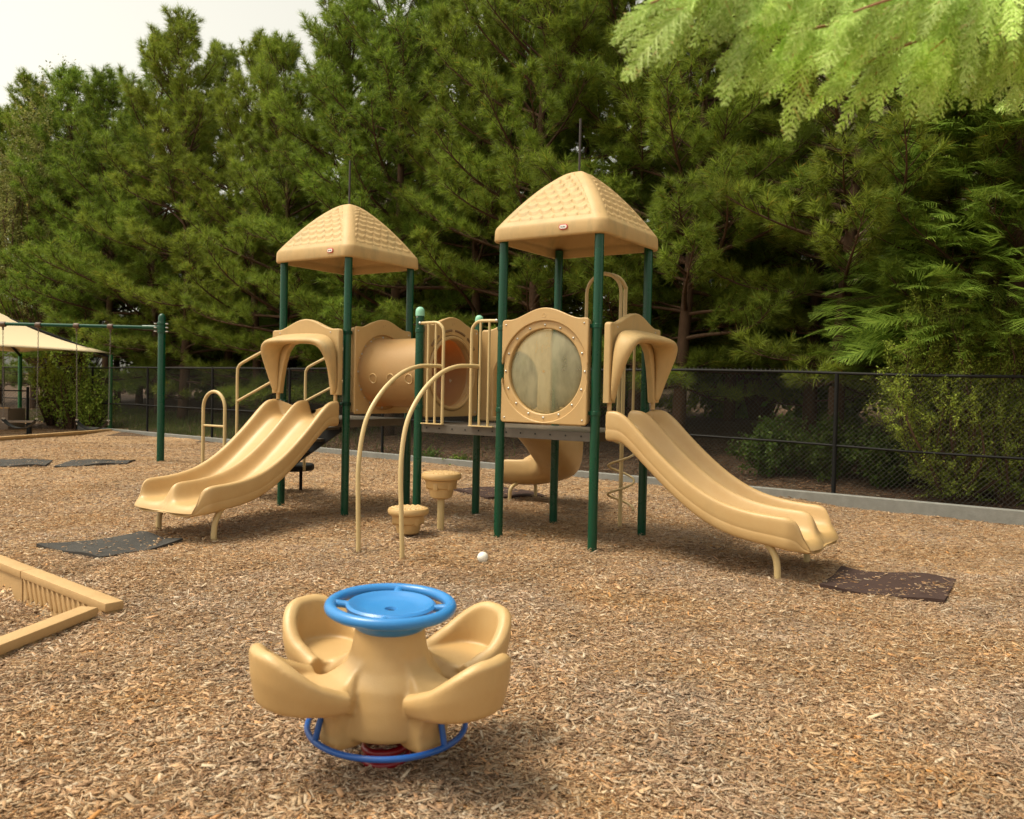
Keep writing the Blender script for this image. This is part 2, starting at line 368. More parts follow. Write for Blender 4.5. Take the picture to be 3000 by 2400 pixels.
# one sheet: fine in the playground, coarse far out
def nonuni(a, b, fine0, fine1, s0, s1):
    L = list(np.arange(fine0, fine1, s0)); k = s0; p = fine1; R = [fine1]
    while p < b: k = min(k * 1.35, s1); p += k; R.append(p)
    k = s0; p = fine0; Q = []
    while p > a: k = min(k * 1.35, s1); p -= k; Q.append(p)
    return np.array(Q[::-1] + L + R)
xs = nonuni(-200, 200, -6, 7, .09, 25); ys = nonuni(-60, 320, 1.5, 16, .09, 25)
X, Y = np.meshgrid(xs, ys); Z = ground_z(X, Y)
nx = len(xs); ny = len(ys); i_, j_ = np.meshgrid(np.arange(nx - 1), np.arange(ny - 1)); a_ = (j_ * nx + i_).ravel()
F = np.stack([a_, a_ + 1, a_ + nx + 1, a_ + nx], 1)
me = mesh_np('ground', np.stack([X.ravel(), Y.ravel(), Z.ravel()], 1), F)
cx = (xs[i_.ravel()] + xs[i_.ravel() + 1]) / 2; cy = (ys[j_.ravel()] + ys[j_.ravel() + 1]) / 2
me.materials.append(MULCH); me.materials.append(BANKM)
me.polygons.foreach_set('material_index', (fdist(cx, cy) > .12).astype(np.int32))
g = link('ground', me, None, None, True); tag(g, 'light brown wood chip mulch covering the playground', kind='structure')

def chips(xm, ym, n, lmin, lmax, zoff=.006, wfac=.22, thick=.003, tilt=.16):
    L = lmin + (lmax - lmin) * rng.random(n) ** 2.6; W_ = L * wfac * (.35 + 1.5 * rng.random(n) ** 2); W_ = np.clip(W_, .0025, .020)
    Tk = thick * (.3 + .8 * rng.random(n)); yaw = rng.random(n) * 2 * PI; ti = rng.normal(0, tilt, n); ro = rng.normal(0, .30, n)
    ax = np.stack([np.cos(yaw) * np.cos(ti), np.sin(yaw) * np.cos(ti), np.sin(ti)], 1)
    sd = np.stack([-np.sin(yaw), np.cos(yaw), np.zeros(n)], 1); nn = np.cross(ax, sd)
    sd = sd * np.cos(ro)[:, None] + nn * np.sin(ro)[:, None]; nn = np.cross(ax, sd)
    z = zoff + np.abs(np.sin(ti)) * L * .42 + rng.random(n) * .006
    C = np.stack([xm, ym, z], 1)
    V = []
    for a in (-1, 1):
        taper = (.55 + .45 * rng.random(n)) if a > 0 else np.ones(n)
        for b, c in ((-1, -1), (1, -1), (1, 1), (-1, 1)):
            V.append(C + ax * (a * L / 2)[:, None] + sd * (b * W_ / 2 * taper)[:, None] + nn * (c * Tk / 2)[:, None])
    V = np.stack(V, 1).reshape(-1, 3); base = (np.arange(n) * 8)[:, None]
    F = np.concatenate([base + np.array(q) for q in ((0, 1, 5, 4), (1, 2, 6, 5), (2, 3, 7, 6), (3, 0, 4, 7), (0, 3, 2, 1), (4, 5, 6, 7))], 0)
    return V, F
CH_V, CH_F = [], []; ch_n = 0
def addchips(V, F):
    global ch_n
    CH_V.append(V); CH_F.append(F + ch_n); ch_n += len(V)
def zone(y0, y1, dens, l0, l1, **kw):
    n = int(dens * .62 * (y1 * y1 - y0 * y0) + dens * .5 * (y1 - y0)); 
    y = np.sqrt(rng.random(n) * (y1 * y1 - y0 * y0) + y0 * y0); x = (rng.random(n) * 2 - 1) * (.62 * y + .25)
    k = fdist(x, y) < -.05; x = x[k]; y = y[k]
    # gentle clustering
    V, F = chips(x, y, len(x), l0, l1, **kw); gzv = ground_z(x, y); V = V.reshape(-1, 8, 3); V[:, :, 2] += gzv[:, None]; addchips(V.reshape(-1, 3), F)
zone(1.9, 4.5, 10500, .006, .055)
zone(4.5, 7.5, 5000, .009, .055)
zone(7.5, 12, 1900, .014, .058)
zone(12, 20, 560, .022, .07)
zone(20, 26, 160, .03, .08)
zone(1.9, 8, 90, .05, .13, zoff=.012, wfac=.02, tilt=.08)
zone(1.9, 7, 45, .04, .085, zoff=.010, wfac=.30, tilt=.20)

# ------------------------------------------------------------------ play structure
PS = empty('play_structure', (OX, OY, 0), TH, 'large tan and green play structure with two roofed towers, slides and tunnel on wood chips', 'play structure')
PR = .0445
def post(u, v, top, cap=False):
    mb = MB(); mb.tube([(u, v, -.15), (u, v, top)], PR, 24); o = mb.build('post', GREEN, PS)
    if cap:
        mb = MB(); mb.lathe([(.048, -.055), (.0485, -.012), (.047, .0), (.042, .018), (.032, .031), (.018, .039), (.003, .042)], 24, (u, v, top))
        mb.build('post_cap', MINT, o)
        MB().box((u + .0, v - PR - .003, top - .07), (.012, .008, .012), bev=.002).build('rivet', STEEL, o)
    return o
for u, v in ((0, 0), (S, 0), (S, S), (0, S), (3 * S, 0), (4 * S, 0), (3 * S, S), (4 * S, S)): post(u, v, 3.0)
for u, v in ((2 * S, 0), (2 * S, S)): post(u, v, 2.29, True)

# roofs
def roof_mesh():
    half = S / 2 + .085; R0 = .10; nper = 640; z0 = 2.925; ztop = 3.065; H = .625
    def per(k, sc, r):
        """point on rounded square of half-size sc, radius r, index k; returns x,y and face coords"""
        side = int(k // (nper / 4)); f = (k % (nper / 4)) / (nper / 4) * 2 - 1      # -1..1 along a side
        x, y = sc * f, -sc
        e = sc - r
        if r > 0 and abs(x) > e:
            t = (abs(x) - e) / r * (PI / 4); sx = 1 if x > 0 else -1
            x, y = sx * (e + r * math.sin(t)), -(e + r * math.cos(t))
        a = side * PI / 2; c, s_ = math.cos(a), math.sin(a)
        return (x * c - y * s_, x * s_ + y * c, f * sc)
    rows = []; NR = 190
    slope_total = math.hypot(half, H)
    def prof(m): return ztop + H * (1 - m ** 1.50) - .012 * math.exp(-m / .08)
    rowsz = .080; colw = .130
    for i in range(NR + 1):
        m = max(i / NR, .004); ring = []
        for k in range(nper):
            r = R0 * (.35 + .65 * m) * min(1, m * 3) if m > .02 else 0
            r = min(r, half * m * .95)
            x, y, a = per(k, half * m, r); z = prof(m); sc = half * m
            Sg = m * slope_total / rowsz; edge = sc - abs(a); dz = 0
            band = .105
            inn = sst(band, band + .012, edge + .02 * 0) * sst(.20, .225, m) * sst(.955, .94, m)
            if inn > 0:
                kk = math.floor(Sg); fr = Sg - kk
                def xl(row): q = a / colw + (.5 if row % 2 else 0); return q - math.floor(q) - .5
                x1 = xl(kk - 1); ext = .58 * max(0, 1 - (2 * x1) ** 2) ** .5
                if fr < ext: p = (fr + 1) / (1 + ext)
                else: p = (fr - ext) / 1.6
                dz = inn * (-.018 + .030 * p)
            ring.append((x, y, z + dz))
        rows.append(ring)
    for dr, z in ((.004, ztop - .012), (.009, ztop - .03), (.012, z0 + .02), (.006, z0 + .004), (-.004, z0), (-.022, z0), (-.03, z0 + .008), (-.034, z0 + .09)):
        rows.append([(lambda q: (q[0], q[1], z))(per(k, half + dr, R0)) for k in range(nper)])
    for m in np.linspace(.93, .01, 24):
        rows.append([(lambda q: (q[0], q[1], z0 + .02 + (H * .95) * (1 - m ** 1.5)))(per(k, half * m, R0 * .6 * m)) for k in range(nper)])
    V = [p for r_ in rows for p in r_]; n = nper; F = []
    for i in range(len(rows) - 1):
        for k in range(n): F.append((i * n + k, i * n + (k + 1) % n, (i + 1) * n + (k + 1) % n, (i + 1) * n + k))
    F.append(tuple(range(n))[::-1])
    return mesh_np('roof', V, [f for f in F if len(f) == 4])
rm = roof_mesh()
bmx = bmesh.new(); bmx.from_mesh(rm); bmesh.ops.recalc_face_normals(bmx, faces=bmx.faces); bmx.to_mesh(rm); bmx.free()
txt = text_mesh('little tikes', .026)
def roof(uc, badge_u):
    o = link('roof', rm, TAN_DIRTY, PS, True); o.location = (uc, S / 2, 0)
    MB().tube([(0, 0, 3.60), (0, 0, 4.21)], .012, 8).build('roof_rod', ROD, o)
    Mx = Matrix.Translation((badge_u - uc, -S / 2 - .1005 - .001, 3.005)) @ Matrix.Rotation(PI / 2, 4, 'X')
    def pill(hw, hh): return arc(hw - hh, 0, hh, -PI / 2, PI / 2, 8) + arc(-hw + hh, 0, hh, PI / 2, 3 * PI / 2, 8)
    b = plate('badge', [pill(.048, .026)], .008, .002, REDP, o, Mx)
    plate('badge_face', [pill(.039, .018)], .006, .0005, WHP, b, Matrix.Translation((badge_u - uc, -S / 2 - .1035 - .002, 3.005)) @ Matrix.Rotation(PI / 2, 4, 'X'))
    t2 = txt.copy(); t2.transform(Matrix.Translation((badge_u - uc, -S / 2 - .1095, 3.004)) @ Matrix.Rotation(PI / 2, 4, 'X') @ Matrix.Diagonal((.5, .62, 1, 1)))
    link('badge_lettering', t2, INK, b)
    tag(b, 'small red and white oval badge with dark lettering')
    return o
roof(S / 2, .82 * S); roof(3.5 * S, 3.69 * S)

# decks
def deck(u0, u1, v0, v1):
    mb = MB(); mb.box(((u0 + u1) / 2, (v0 + v1) / 2, 1.078), (u1 - u0 - .02, v1 - v0 - .02, .02), bev=.004)
    for (a, b, c, d) in ((u0, u1, v0 + .008, None), (u0, u1, v1 - .008, None)):
        mb.box(((a + b) / 2, c, 1.045), (b - a - .02, .012, .088), bev=.003)
    for uu in (u0 + .008, u1 - .008): mb.box((uu, (v0 + v1) / 2, 1.045), (.012, v1 - v0 - .034, .088), bev=.003)
    nf = len(mb.f); hb = mb
    for k in range(int((u1 - u0) / .17)):
        hb.lathe([(.009, 0), (.009, .006)], 8, (0, 0, 0)); n = 16
        x = u0 + .12 + k * .17
        for i in range(n): p = hb.v[-n + i]; hb.v[-n + i] = (x + p[0], v0 - .0015 - p[2] * .3, 1.05 + p[1])
    o = mb.build('deck', DECK, PS, smooth=False); o.data.materials.append(DARKHOLE)
    for p in o.data.polygons:
        if p.index >= nf: p.material_index = 1
    return o
deck(0, S, 0, S); deck(2 * S, 4 * S, 0, S)

# panel outlines in (a, z); a from 0..1.0 across the bay, centred at S/2
def hump(x0, x1, zb, zt, zh):
    c = (x0 + x1) / 2; hw = (x1 - x0) / 2; L = []
    r = .03
    L += arc(x0 + r, zb + r, r, PI * 1.5, PI, 4)
    L += arc(x0 + r, zt - r, r, PI, PI / 2, 4)
    for i in range(1, 40):
        t = -1 + 2 * i / 40; x = c + hw * .93 * t
        q = math.cos(max(-1, min(1, t / .86)) * PI) * .5 + .5 if abs(t) < .86 else 0
        L.append((x, zt + (zh - zt) * (q ** .8)))
    L += arc(x1 - r, zt - r, r, PI / 2, 0, 4)
    L += arc(x1 - r, zb + r, r, 0, -PI / 2, 4)
    return L
def MXu(v): return Matrix.Translation((0, v, 0)) @ Matrix.Rotation(PI / 2, 4, 'X')          # (x,y)->(u,z) at v
def MXv(u): return Matrix.Translation((u, 0, 0)) @ Matrix.Rotation(PI / 2, 4, 'Z') @ Matrix.Rotation(PI / 2, 4, 'X')   # (x,y)->(v,z) at u
def ball(mb, c, r=.011, ax=(0, -1, 0)):
    A = Vector(ax); L = []
    for a in (0, 35, 65, 88): L.append((r * math.cos(math.radians(a)), r * .7 * math.sin(math.radians(a))))
    n = 10; u = A.orthogonal().normalized(); w_ = A.cross(u); V = []; F = []
    for rr, h in L: V += [Vector(c) + A * h + (u * math.cos(2 * PI * k / n) + w_ * math.sin(2 * PI * k / n)) * rr for k in range(n)]
    for i in range(3):
        for k in range(n): F.append((i * n + k, i * n + (k + 1) % n, (i + 1) * n + (k + 1) % n, (i + 1) * n + k))
    mb.add(V, F)
def ring_panel(name, x0, x1, cx_, cz_, r_in, r_out, MXf, pos, sgn, nb, label, glass):
    """rotomoulded panel: thin back with a ring, proud frame above and below the ring"""
    zb, zt, zh = 1.155, 2.155, 2.262
    hw = (x1 - x0) / 2
    th_ = math.acos(min(1, (hw - .0) / r_out)) if r_out > hw else 0
    back = hump(x0 + .012, x1 - .012, zb + .012, zt - .012, zh - .012)
    p = plate(name, [back, arc(cx_, cz_, r_in, 0, 2 * PI * 71 / 72, 71)], .07, .012, TAN, PS, MXf(pos))
    # proud frame: outline minus disc (upper and lower pieces joined if the ring fits)
    full = hump(x0, x1, zb, zt, zh)
    f0 = arc(cx_, cz_, r_out, 0, 2 * PI * 71 / 72, 71)
    if r_out < hw - .01:
        plate('frame_face', [full, f0], .03, .010, TAN, p, MXf(pos + sgn * .042))
    else:
        a0 = math.acos((hw - .004) / r_out)
        upper = [q for q in full if q[1] > cz_ + .02]; lower = [q for q in full if q[1] < cz_ - .02]
        # full runs: bottom-left corner, up left side, over the top, down right side
        li = [q for q in full]
        up_ = [(x0, cz_ + r_out * math.sin(a0) + .012)] + [q for q in li if q[1] > cz_] + [(x1, cz_ + r_out * math.sin(a0) + .012)] + arc(cx_, cz_, r_out, a0, PI - a0, 40)
        plate('frame_face', [up_], .03, .009, TAN, p, MXf(pos + sgn * .042))
        lo = [q for q in li if q[1] < cz_]; left = [q for q in lo if q[0] < cx_]; right = [q for q in lo if q[0] > cx_]
        lo_ = [(x1, cz_ - r_out * math.sin(a0) - .012)] + right + left + [(x0, cz_ - r_out * math.sin(a0) - .012)] + arc(cx_, cz_, r_out, PI + a0, 2 * PI - a0, 40)
        plate('frame_face', [lo_], .03, .009, TAN, p, MXf(pos + sgn * .042))
    def P(a, z, d=0):
        q = MXf(pos + sgn * d) @ Vector((a, z, 0)); return q
    nrm = (MXf(1) @ Vector((0, 0, 0)) - MXf(0) @ Vector((0, 0, 0))) * sgn
    rb = (r_in + r_out) / 2 - .002
    for k in range(nb):
        a = PI / 2 + 2 * PI * k / nb; mb = MB(); ball(mb, P(cx_ + rb * math.cos(a), cz_ + rb * math.sin(a), .0355), .0125, nrm); mb.build('bolt', STEEL, p)
    for a, z in ((x0 + .045, zt - .05), (x1 - .045, zt - .05), (x0 + .045, zb + .045), (x1 - .045, zb + .045)):
        mb = MB(); ball(mb, P(a, z, .057), .0095, nrm); mb.build('bolt', STEEL, p)
    # small round emboss near the hump
    mb = MB(); mb.tube([P(cx_ + .02 * math.cos(t), zh - .075 + .02 * math.sin(t), .0565) for t in np.linspace(0, 2 * PI, 19)[:-1]], .003, 6, closed=True); mb.build('emboss_ring', TAN, p)
    if glass:
        L = []
        for k in range(9):
            q = k / 8; rr = r_in * .999 * math.cos(q * PI / 2 * .98); L.append((rr, .10 * math.sin(q * PI / 2)))
        V = []; F = []; n = 48
        for rr, h in L: V += [P(cx_ + rr * math.cos(2 * PI * k / n), cz_ + rr * math.sin(2 * PI * k / n), -.01 + h * 0.55) for k in range(n)]
        for i in range(len(L) - 1):
            for k in range(n): F.append((i * n + k, i * n + (k + 1) % n, (i + 1) * n + (k + 1) % n, (i + 1) * n + k))
        mb = MB(); mb.add(V, F); mb.build('bubble_window', glass, p)
    if label: tag(p, label)
    return p
def glassmat():
    m = bpy.data.materials.new('scratched_plastic_window'); m.use_nodes = True; t = m.node_tree; b = t.nodes['Principled BSDF']
    b.inputs['Base Color'].default_value = (.40, .365, .225, 1); b.inputs['Roughness'].default_value = .22
    tr = t.nodes.new('ShaderNodeBsdfTransparent'); tr.inputs[0].default_value = (.82, .84, .74, 1)
    tc = t.nodes.new('ShaderNodeTexCoord'); n = t.nodes.new('ShaderNodeTexNoise'); n.inputs['Scale'].default_value = 5; n.inputs['Detail'].default_value = 7
    mp = t.nodes.new('ShaderNodeMapping'); mp.inputs['Scale'].default_value = (1.6, 1.6, .7); t.links.new(tc.outputs['Object'], mp.inputs[0]); t.links.new(mp.outputs[0], n.inputs[0])
    mr = t.nodes.new('ShaderNodeMapRange'); mr.inputs[1].default_value = .35; mr.inputs[2].default_value = .65; mr.inputs[3].default_value = .42; mr.inputs[4].default_value = .74
    mx = t.nodes.new('ShaderNodeMixShader'); t.links.new(n.outputs['Fac'], mr.inputs[0]); t.links.new(mr.outputs[0], mx.inputs[0])
    t.links.new(tr.outputs[0], mx.inputs[1]); t.links.new(b.outputs[0], mx.inputs[2]); t.links.new(mx.outputs[0], t.nodes['Material Output'].inputs[0])
    return m
GL = glassmat()
ring_panel('window_panel', 3 * S + .052, 4 * S - .052, 3.5 * S, 1.655, .408, .482, MXu, -.02, -1, 16, 'tan panel with a large round cloudy bubble window', GL)
TC = 1.640; TR = .385
ring_panel('tunnel_panel', .052, S - .052, S / 2, TC, TR, TR + .052, MXv, S + .02, 1, 12, 'tan tunnel mouth panel on the smaller tower', None)
ring_panel('tunnel_panel', .052, S - .052, S / 2, TC, TR - .01, TR + .035, MXv, 2 * S - .02, 1, 0, 'tan tunnel mouth panel seen from its hollow back with slots over the hole', None)
p2 = [o for o in children(PS) if o.name.startswith('tunnel_panel')][-1]
# slots over the hole: solid tubes, the slots' shade put into their colour
for k, (a0, a1) in enumerate(((.62, 1.0), (1.12, 1.5), (1.64, 2.02), (2.14, 2.5))):
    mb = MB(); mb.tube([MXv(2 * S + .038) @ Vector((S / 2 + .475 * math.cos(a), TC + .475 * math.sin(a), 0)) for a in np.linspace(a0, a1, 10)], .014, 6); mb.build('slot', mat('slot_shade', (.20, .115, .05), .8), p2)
mb = MB(); mb.tube([MXv(2 * S + .036) @ Vector((S / 2 + (TR + .01) * math.cos(a), TC + (TR + .01) * math.sin(a), 0)) for a in np.linspace(0, 2 * PI, 65)[:-1]], .022, 8, closed=True); mb.build('hole_lip', TAN, p2)

for u_, v_, sg in ((3 * S, 0, 1), (4 * S, 0, -1), (S, 0, 0), (0, 0, 1), (S, 0, -1), (2 * S, 0, 0)):
    for z in (2.08, 1.27):
        mb = MB()
        mb.lathe([(PR + .001, -.022), (PR + .006, -.018), (PR + .006, .018), (PR + .001, .022)], 20, (u_, v_, z), caps=False)
        if sg: mb.box((u_ + sg * (PR + .012), v_ - .01, z), (.03, .03, .034), bev=.004)
        else: mb.box((u_, v_ + PR + .012, z), (.03, .03, .034), bev=.004)
        mb.build('clamp', GREEN, PS)
# tunnel with portholes
TUNM = TAN.copy(); TUNM.name = 'tan_plastic_thin'; t_ = TUNM.node_tree; tl_ = t_.nodes.new('ShaderNodeBsdfTranslucent'); tl_.inputs[0].default_value = (.75, .30, .06, 1)
mx_ = t_.nodes.new('ShaderNodeMixShader'); mx_.inputs[0].default_value = .32; t_.links.new(t_.nodes['Principled BSDF'].outputs[0], mx_.inputs[1]); t_.links.new(tl_.outputs[0], mx_.inputs[2]); t_.links.new(mx_.outputs[0], t_.nodes['Material Output'].inputs[0])
PALEP = mat('pale_clouded_plastic', (.62, .52, .32), .3)
V = []; Fq = []; nu, nv = 30, 64
prof = [(S + .03, TR + .045), (S + .045, TR + .045), (S + .05, TR + .02)]
us = [S + .03, S + .05, S + .055] + list(np.linspace(S + .075, 2 * S - .07, 22)) + [2 * S - .05, 2 * S - .045, 2 * S - .03]
rs = [TR + .05, TR + .05, TR + .02] + [TR + .006 + .004 * math.sin(i / 21 * PI) for i in range(22)] + [TR + .02, TR + .05, TR + .05]
for uu, r_ in zip(us, rs): V += [(uu, S / 2 + r_ * math.cos(2 * PI * k / nv), TC + r_ * math.sin(2 * PI * k / nv)) for k in range(nv)]
for i in range(len(us) - 1):
    for k in range(nv): Fq.append((i * nv + k, i * nv + (k + 1) % nv, (i + 1) * nv + (k + 1) % nv, (i + 1) * nv + k))
mb = MB(); mb.add(V, Fq); tun = mb.build('tunnel', TUNM, PS, ang=50)
md = tun.modifiers.new('s', 'SOLIDIFY'); md.thickness = .008; md.offset = -1
cut = MB()
PH = [(1.335, 0), (1.600, 0), (1.865, 0)]
for uu, _ in PH: cut.tube([(uu, -.3, 1.565), (uu, 1.5, 1.565)], .052, 28)
cuto = cut.build('cutter', TAN); md = tun.modifiers.new('b', 'BOOLEAN'); md.object = cuto; md.operation = 'DIFFERENCE'; md.solver = 'EXACT'
bake(tun); bpy.data.objects.remove(cuto)
tun.data.polygons.foreach_set('use_smooth', [True] * len(tun.data.polygons)); tun.data.set_sharp_from_angle(angle=math.radians(40))
for uu, _ in PH:
    for sg in (-1, 1):
        vv = S / 2 + sg * math.sqrt(TR ** 2 - .075 ** 2)
        def sv(z, e): return S / 2 + sg * (math.sqrt((TR + .008) ** 2 - (z - TC) ** 2) + e)
        mb = MB(); mb.tube([(uu + .052 * math.cos(a), sv(1.565 + .052 * math.sin(a), .002), 1.565 + .052 * math.sin(a)) for a in np.linspace(0, 2 * PI, 25)[:-1]], .0075, 8, closed=True)
        ph = mb.build('porthole', TAN, tun)
        mb = MB(); mb.add([(uu + .052 * math.cos(a), sv(1.565 + .052 * math.sin(a), -.006), 1.565 + .052 * math.sin(a)) for a in np.linspace(0, 2 * PI, 25)[:-1]], [tuple(range(24))]); mb.build('porthole_pane', PALEP, ph)
for k in range(16):
    a = 2 * PI * k / 16; mb = MB(); ball(mb, (S + .056, S / 2 + (TR + .034) * math.cos(a), TC + (TR + .034) * math.sin(a)), .009, (1, 0, 0)); mb.build('bolt', STEEL, tun)

# back panel with arched opening (entry of the curved slide), between the back posts
def arch_hole(c, hw, zb, zt, n=20):
    L = [(c - hw, zb)]
    for i in range(n + 1):
        t = i / n * PI; L.append((c - hw * math.cos(t) * (1 - .0), zt - (zt - zb) * .42 + (zt - zb) * .42 * math.sin(t)))
    L.append((c + hw, zb)); return L
o = plate('entry_panel', [hump(2 * S + .052, 3 * S - .052, 1.10, 2.155, 2.262), arch_hole(2.5 * S, .30, 1.16, 1.90)], .09, .018, TAN, PS, MXu(S + .02))

# hood over the double slides (local: w along face, d outward, z)
def hood(Mx):
    c = .5335
    plate_out = hump(-.02, 1.087, 2.0, 2.115, 2.235)
    top = [q for q in plate_out if q[1] > 2.05]
    outer = [(-.02, 1.37)] + [(-.02, 1.8)] + top + [(1.087, 1.8), (1.087, 1.37)]
    inner = [(.955, 1.37), (.925, 1.55), (.885, 1.72), (.83, 1.86), (.75, 1.94), (.62, 1.965), (.5335, 1.968)]
    inner = inner + [(2 * c - a, b) for a, b in inner[::-1][1:]]
    o = plate('slide_hood', [outer + inner], .07, .014, TAN_DIRTY, PS, Mx @ Matrix.Translation((0, 0, 0)) @ MXu(-.115))
    # flared sleeve
    #      outer at panel (w,z,d)   shoulder             rim outer             rim inner            inner at panel
    half = [
        ((.020, 1.375, .14), (.012, 1.375, .155), (.030, 1.375, .175), (.075, 1.375, .172), (.105, 1.375, .14)),
        ((-.01, 1.50, .14), (-.014, 1.50, .18), (.008, 1.50, .21), (.060, 1.50, .20), (.125, 1.50, .14)),
        ((-.01, 1.66, .14), (-.034, 1.66, .22), (-.010, 1.66, .27), (.055, 1.66, .26), (.145, 1.66, .14)),
        ((-.01, 1.80, .14), (-.048, 1.80, .26), (-.020, 1.80, .33), (.058, 1.79, .32), (.175, 1.78, .14)),
        ((.005, 1.93, .14), (-.030, 1.92, .28), (.000, 1.905, .37), (.082, 1.86, .36), (.21, 1.85, .14)),
        ((.06, 2.03, .14), (.040, 1.995, .28), (.070, 1.975, .39), (.125, 1.905, .38), (.26, 1.90, .14)),
        ((.17, 2.075, .14), (.160, 2.03, .28), (.170, 1.995, .395), (.200, 1.925, .385), (.33, 1.935, .14)),
        ((.33, 2.09, .14), (.33, 2.04, .27), (.33, 2.000, .39), (.33, 1.930, .38), (.42, 1.950, .14)),
        ((c, 2.095, .14), (c, 2.04, .27), (c, 2.000, .39), (c, 1.932, .38), (c, 1.955, .14))]
    L = []
    for sec in half: L.append([Mx @ Vector((a, -d, z)) for a, z, d in sec])
    for sec in half[::-1][1:]: L.append([Mx @ Vector((2 * c - a, -d, z)) for a, z, d in sec])
    mb = MB(); mb.loft(L); mb.build('hood_canopy', TAN_DIRTY, o, sub=3)
    for a in (.055, 1.012):
        mb = MB(); q = [Mx @ Vector((a, -.115, z)) for z in (1.30, 1.38)]; mb.tube(q, .022, 12); mb.build('peg', TAN, o)
        mb = MB(); ball(mb, Mx @ Vector((a + (.06 if a < .5 else -.06), -.151, 2.075)), .009, (Mx.to_3x3() @ Vector((0, -1, 0)))); mb.build('bolt', STEEL, o)
    return o
M1 = Matrix.Identity(4)
M2 = Matrix.Translation((4 * S, 0, 0)) @ Matrix.Rotation(PI / 2, 4, 'Z')
M2b = Matrix(((0, -1, 0, 4 * S), (1, 0, 0, 0), (0, 0, 1, 0), (0, 0, 0, 1)))   # w->v, d->u  (det +1 since d=-y)
hood(M1); hood(M2b)

def interp(tab, d):
    xs_ = [t[0] for t in tab]; return float(np.interp(d, xs_, [t[1] for t in tab]))
def smoothtab(tab):
    P = catmull([(a, 0, b) for a, b in tab], 8); return [(p.x, p.z) for p in P]
RIM = smoothtab([(.07, 1.300), (.20, 1.300), (.29, 1.262), (.40, 1.165), (.55, 1.015), (.72, .865), (.9, .725), (1.08, .618), (1.25, .548), (1.45, .505), (1.6, .490), (1.74, .484), (1.80, .476), (1.84, .458), (1.87, .42), (1.89, .37), (1.905, .325), (1.92, .294), (1.940, .268), (1.960, .235), (1.970, .212)])
BED = smoothtab([(.07, 1.095), (.20, 1.09), (.30, 1.045), (.45, .92), (.65, .745), (.85, .58), (1.05, .452), (1.25, .366), (1.45, .318), (1.65, .294), (1.80, .286), (1.88, .284), (1.91, .279), (1.93, .267), (1.948, .248), (1.962, .225), (1.970, .208)])
BOT = smoothtab([(.07, 1.01), (.24, 1.01), (.30, .985), (.45, .855), (.65, .675), (.85, .51), (1.05, .378), (1.25, .29), (1.45, .245), (1.65, .222), (1.80, .200), (1.88, .190), (1.92, .182), (1.94, .182), (1.955, .184), (1.963, .188), (1.970, .194)])
def double_slide(Mx):
    L = []
    ds = [.07, .14, .2, .25, .31, .38, .48, .6, .75, .9, 1.05, 1.2, 1.35, 1.5, 1.65, 1.75, 1.80, 1.84, 1.865, 1.885, 1.90, 1.915, 1.930, 1.945, 1.957, 1.965, 1.969]
    for d in ds:
        R_, B_, b_ = interp(RIM, d), interp(BED, d), interp(BOT, d); R_ = max(R_, B_ + .004)
        h = R_ - B_
        tf = float(sst(1.60, 1.93, d)); sl = float(sst(.2, .34, d) * (1 - sst(1.0, 1.5, d)))
        half = [(.0, b_ + .02), (-.004, b_ + .10 * (R_ - b_) / .28), (.003, b_ + .105 * (R_ - b_) / .28 + .006), (-.004, b_ + .12 * (R_ - b_) / .28 + .01), (-.002, R_ - .045 * min(1, h * 5)), (.004, R_ - .012 * min(1, h * 5)), (.034, R_ + .003), (.068, R_ - .010 * min(1, h * 5)), (.082, R_ - .3 * h),
                (.098, B_ + .38 * h), (.125, B_ + .14 * h), (.175, B_ + .03 * h), (.285, B_), (.40, B_ + .03 * h), (.452, B_ + .15 * h), (.482, B_ + .42 * h), (.504, R_ - .25 * h), (.5225, R_ - .01)]
        top = half + [(.5445, R_)] + [(1.089 - a, z) for a, z in half[::-1]]
        loop = top + [(1.06, b_ + .002), (.82, b_ - .01 * tf), (.5445, b_ + .012 * tf), (.27, b_ - .01 * tf), (.03, b_ + .002)]
        pts = []
        for a, z in loop:
            ph = a / 1.089
            lobe = math.sin(ph * 2 * PI) ** 2      # 0 at rails, 1 at lane centres
            dd = d + tf * (.050 * lobe - .012)
            inset = .0
            aa = a + (0.085 * sst(1.78, 1.97, d)) * (1 if a < .5 else -1) * (abs(a - .5445) > .5)
            pts.append(Mx @ Vector((float(aa) - .011, -dd, z)))
        L.append(pts)
    mb = MB(); mb.loft(L); o = mb.build('double_slide', TAN, PS, sub=2)
    for a in (.085, .985):
        P = [Mx @ Vector((a, -dd, z)) for dd, z in ((1.58, .26), (1.65, .18), (1.69, .06), (1.70, -.2))]
        mb = MB(); mb.tube(catmull(P, 5), .029, 12); mb.build('leg', TAN_METAL, o)
    return o
double_slide(M1); double_slide(M2b)

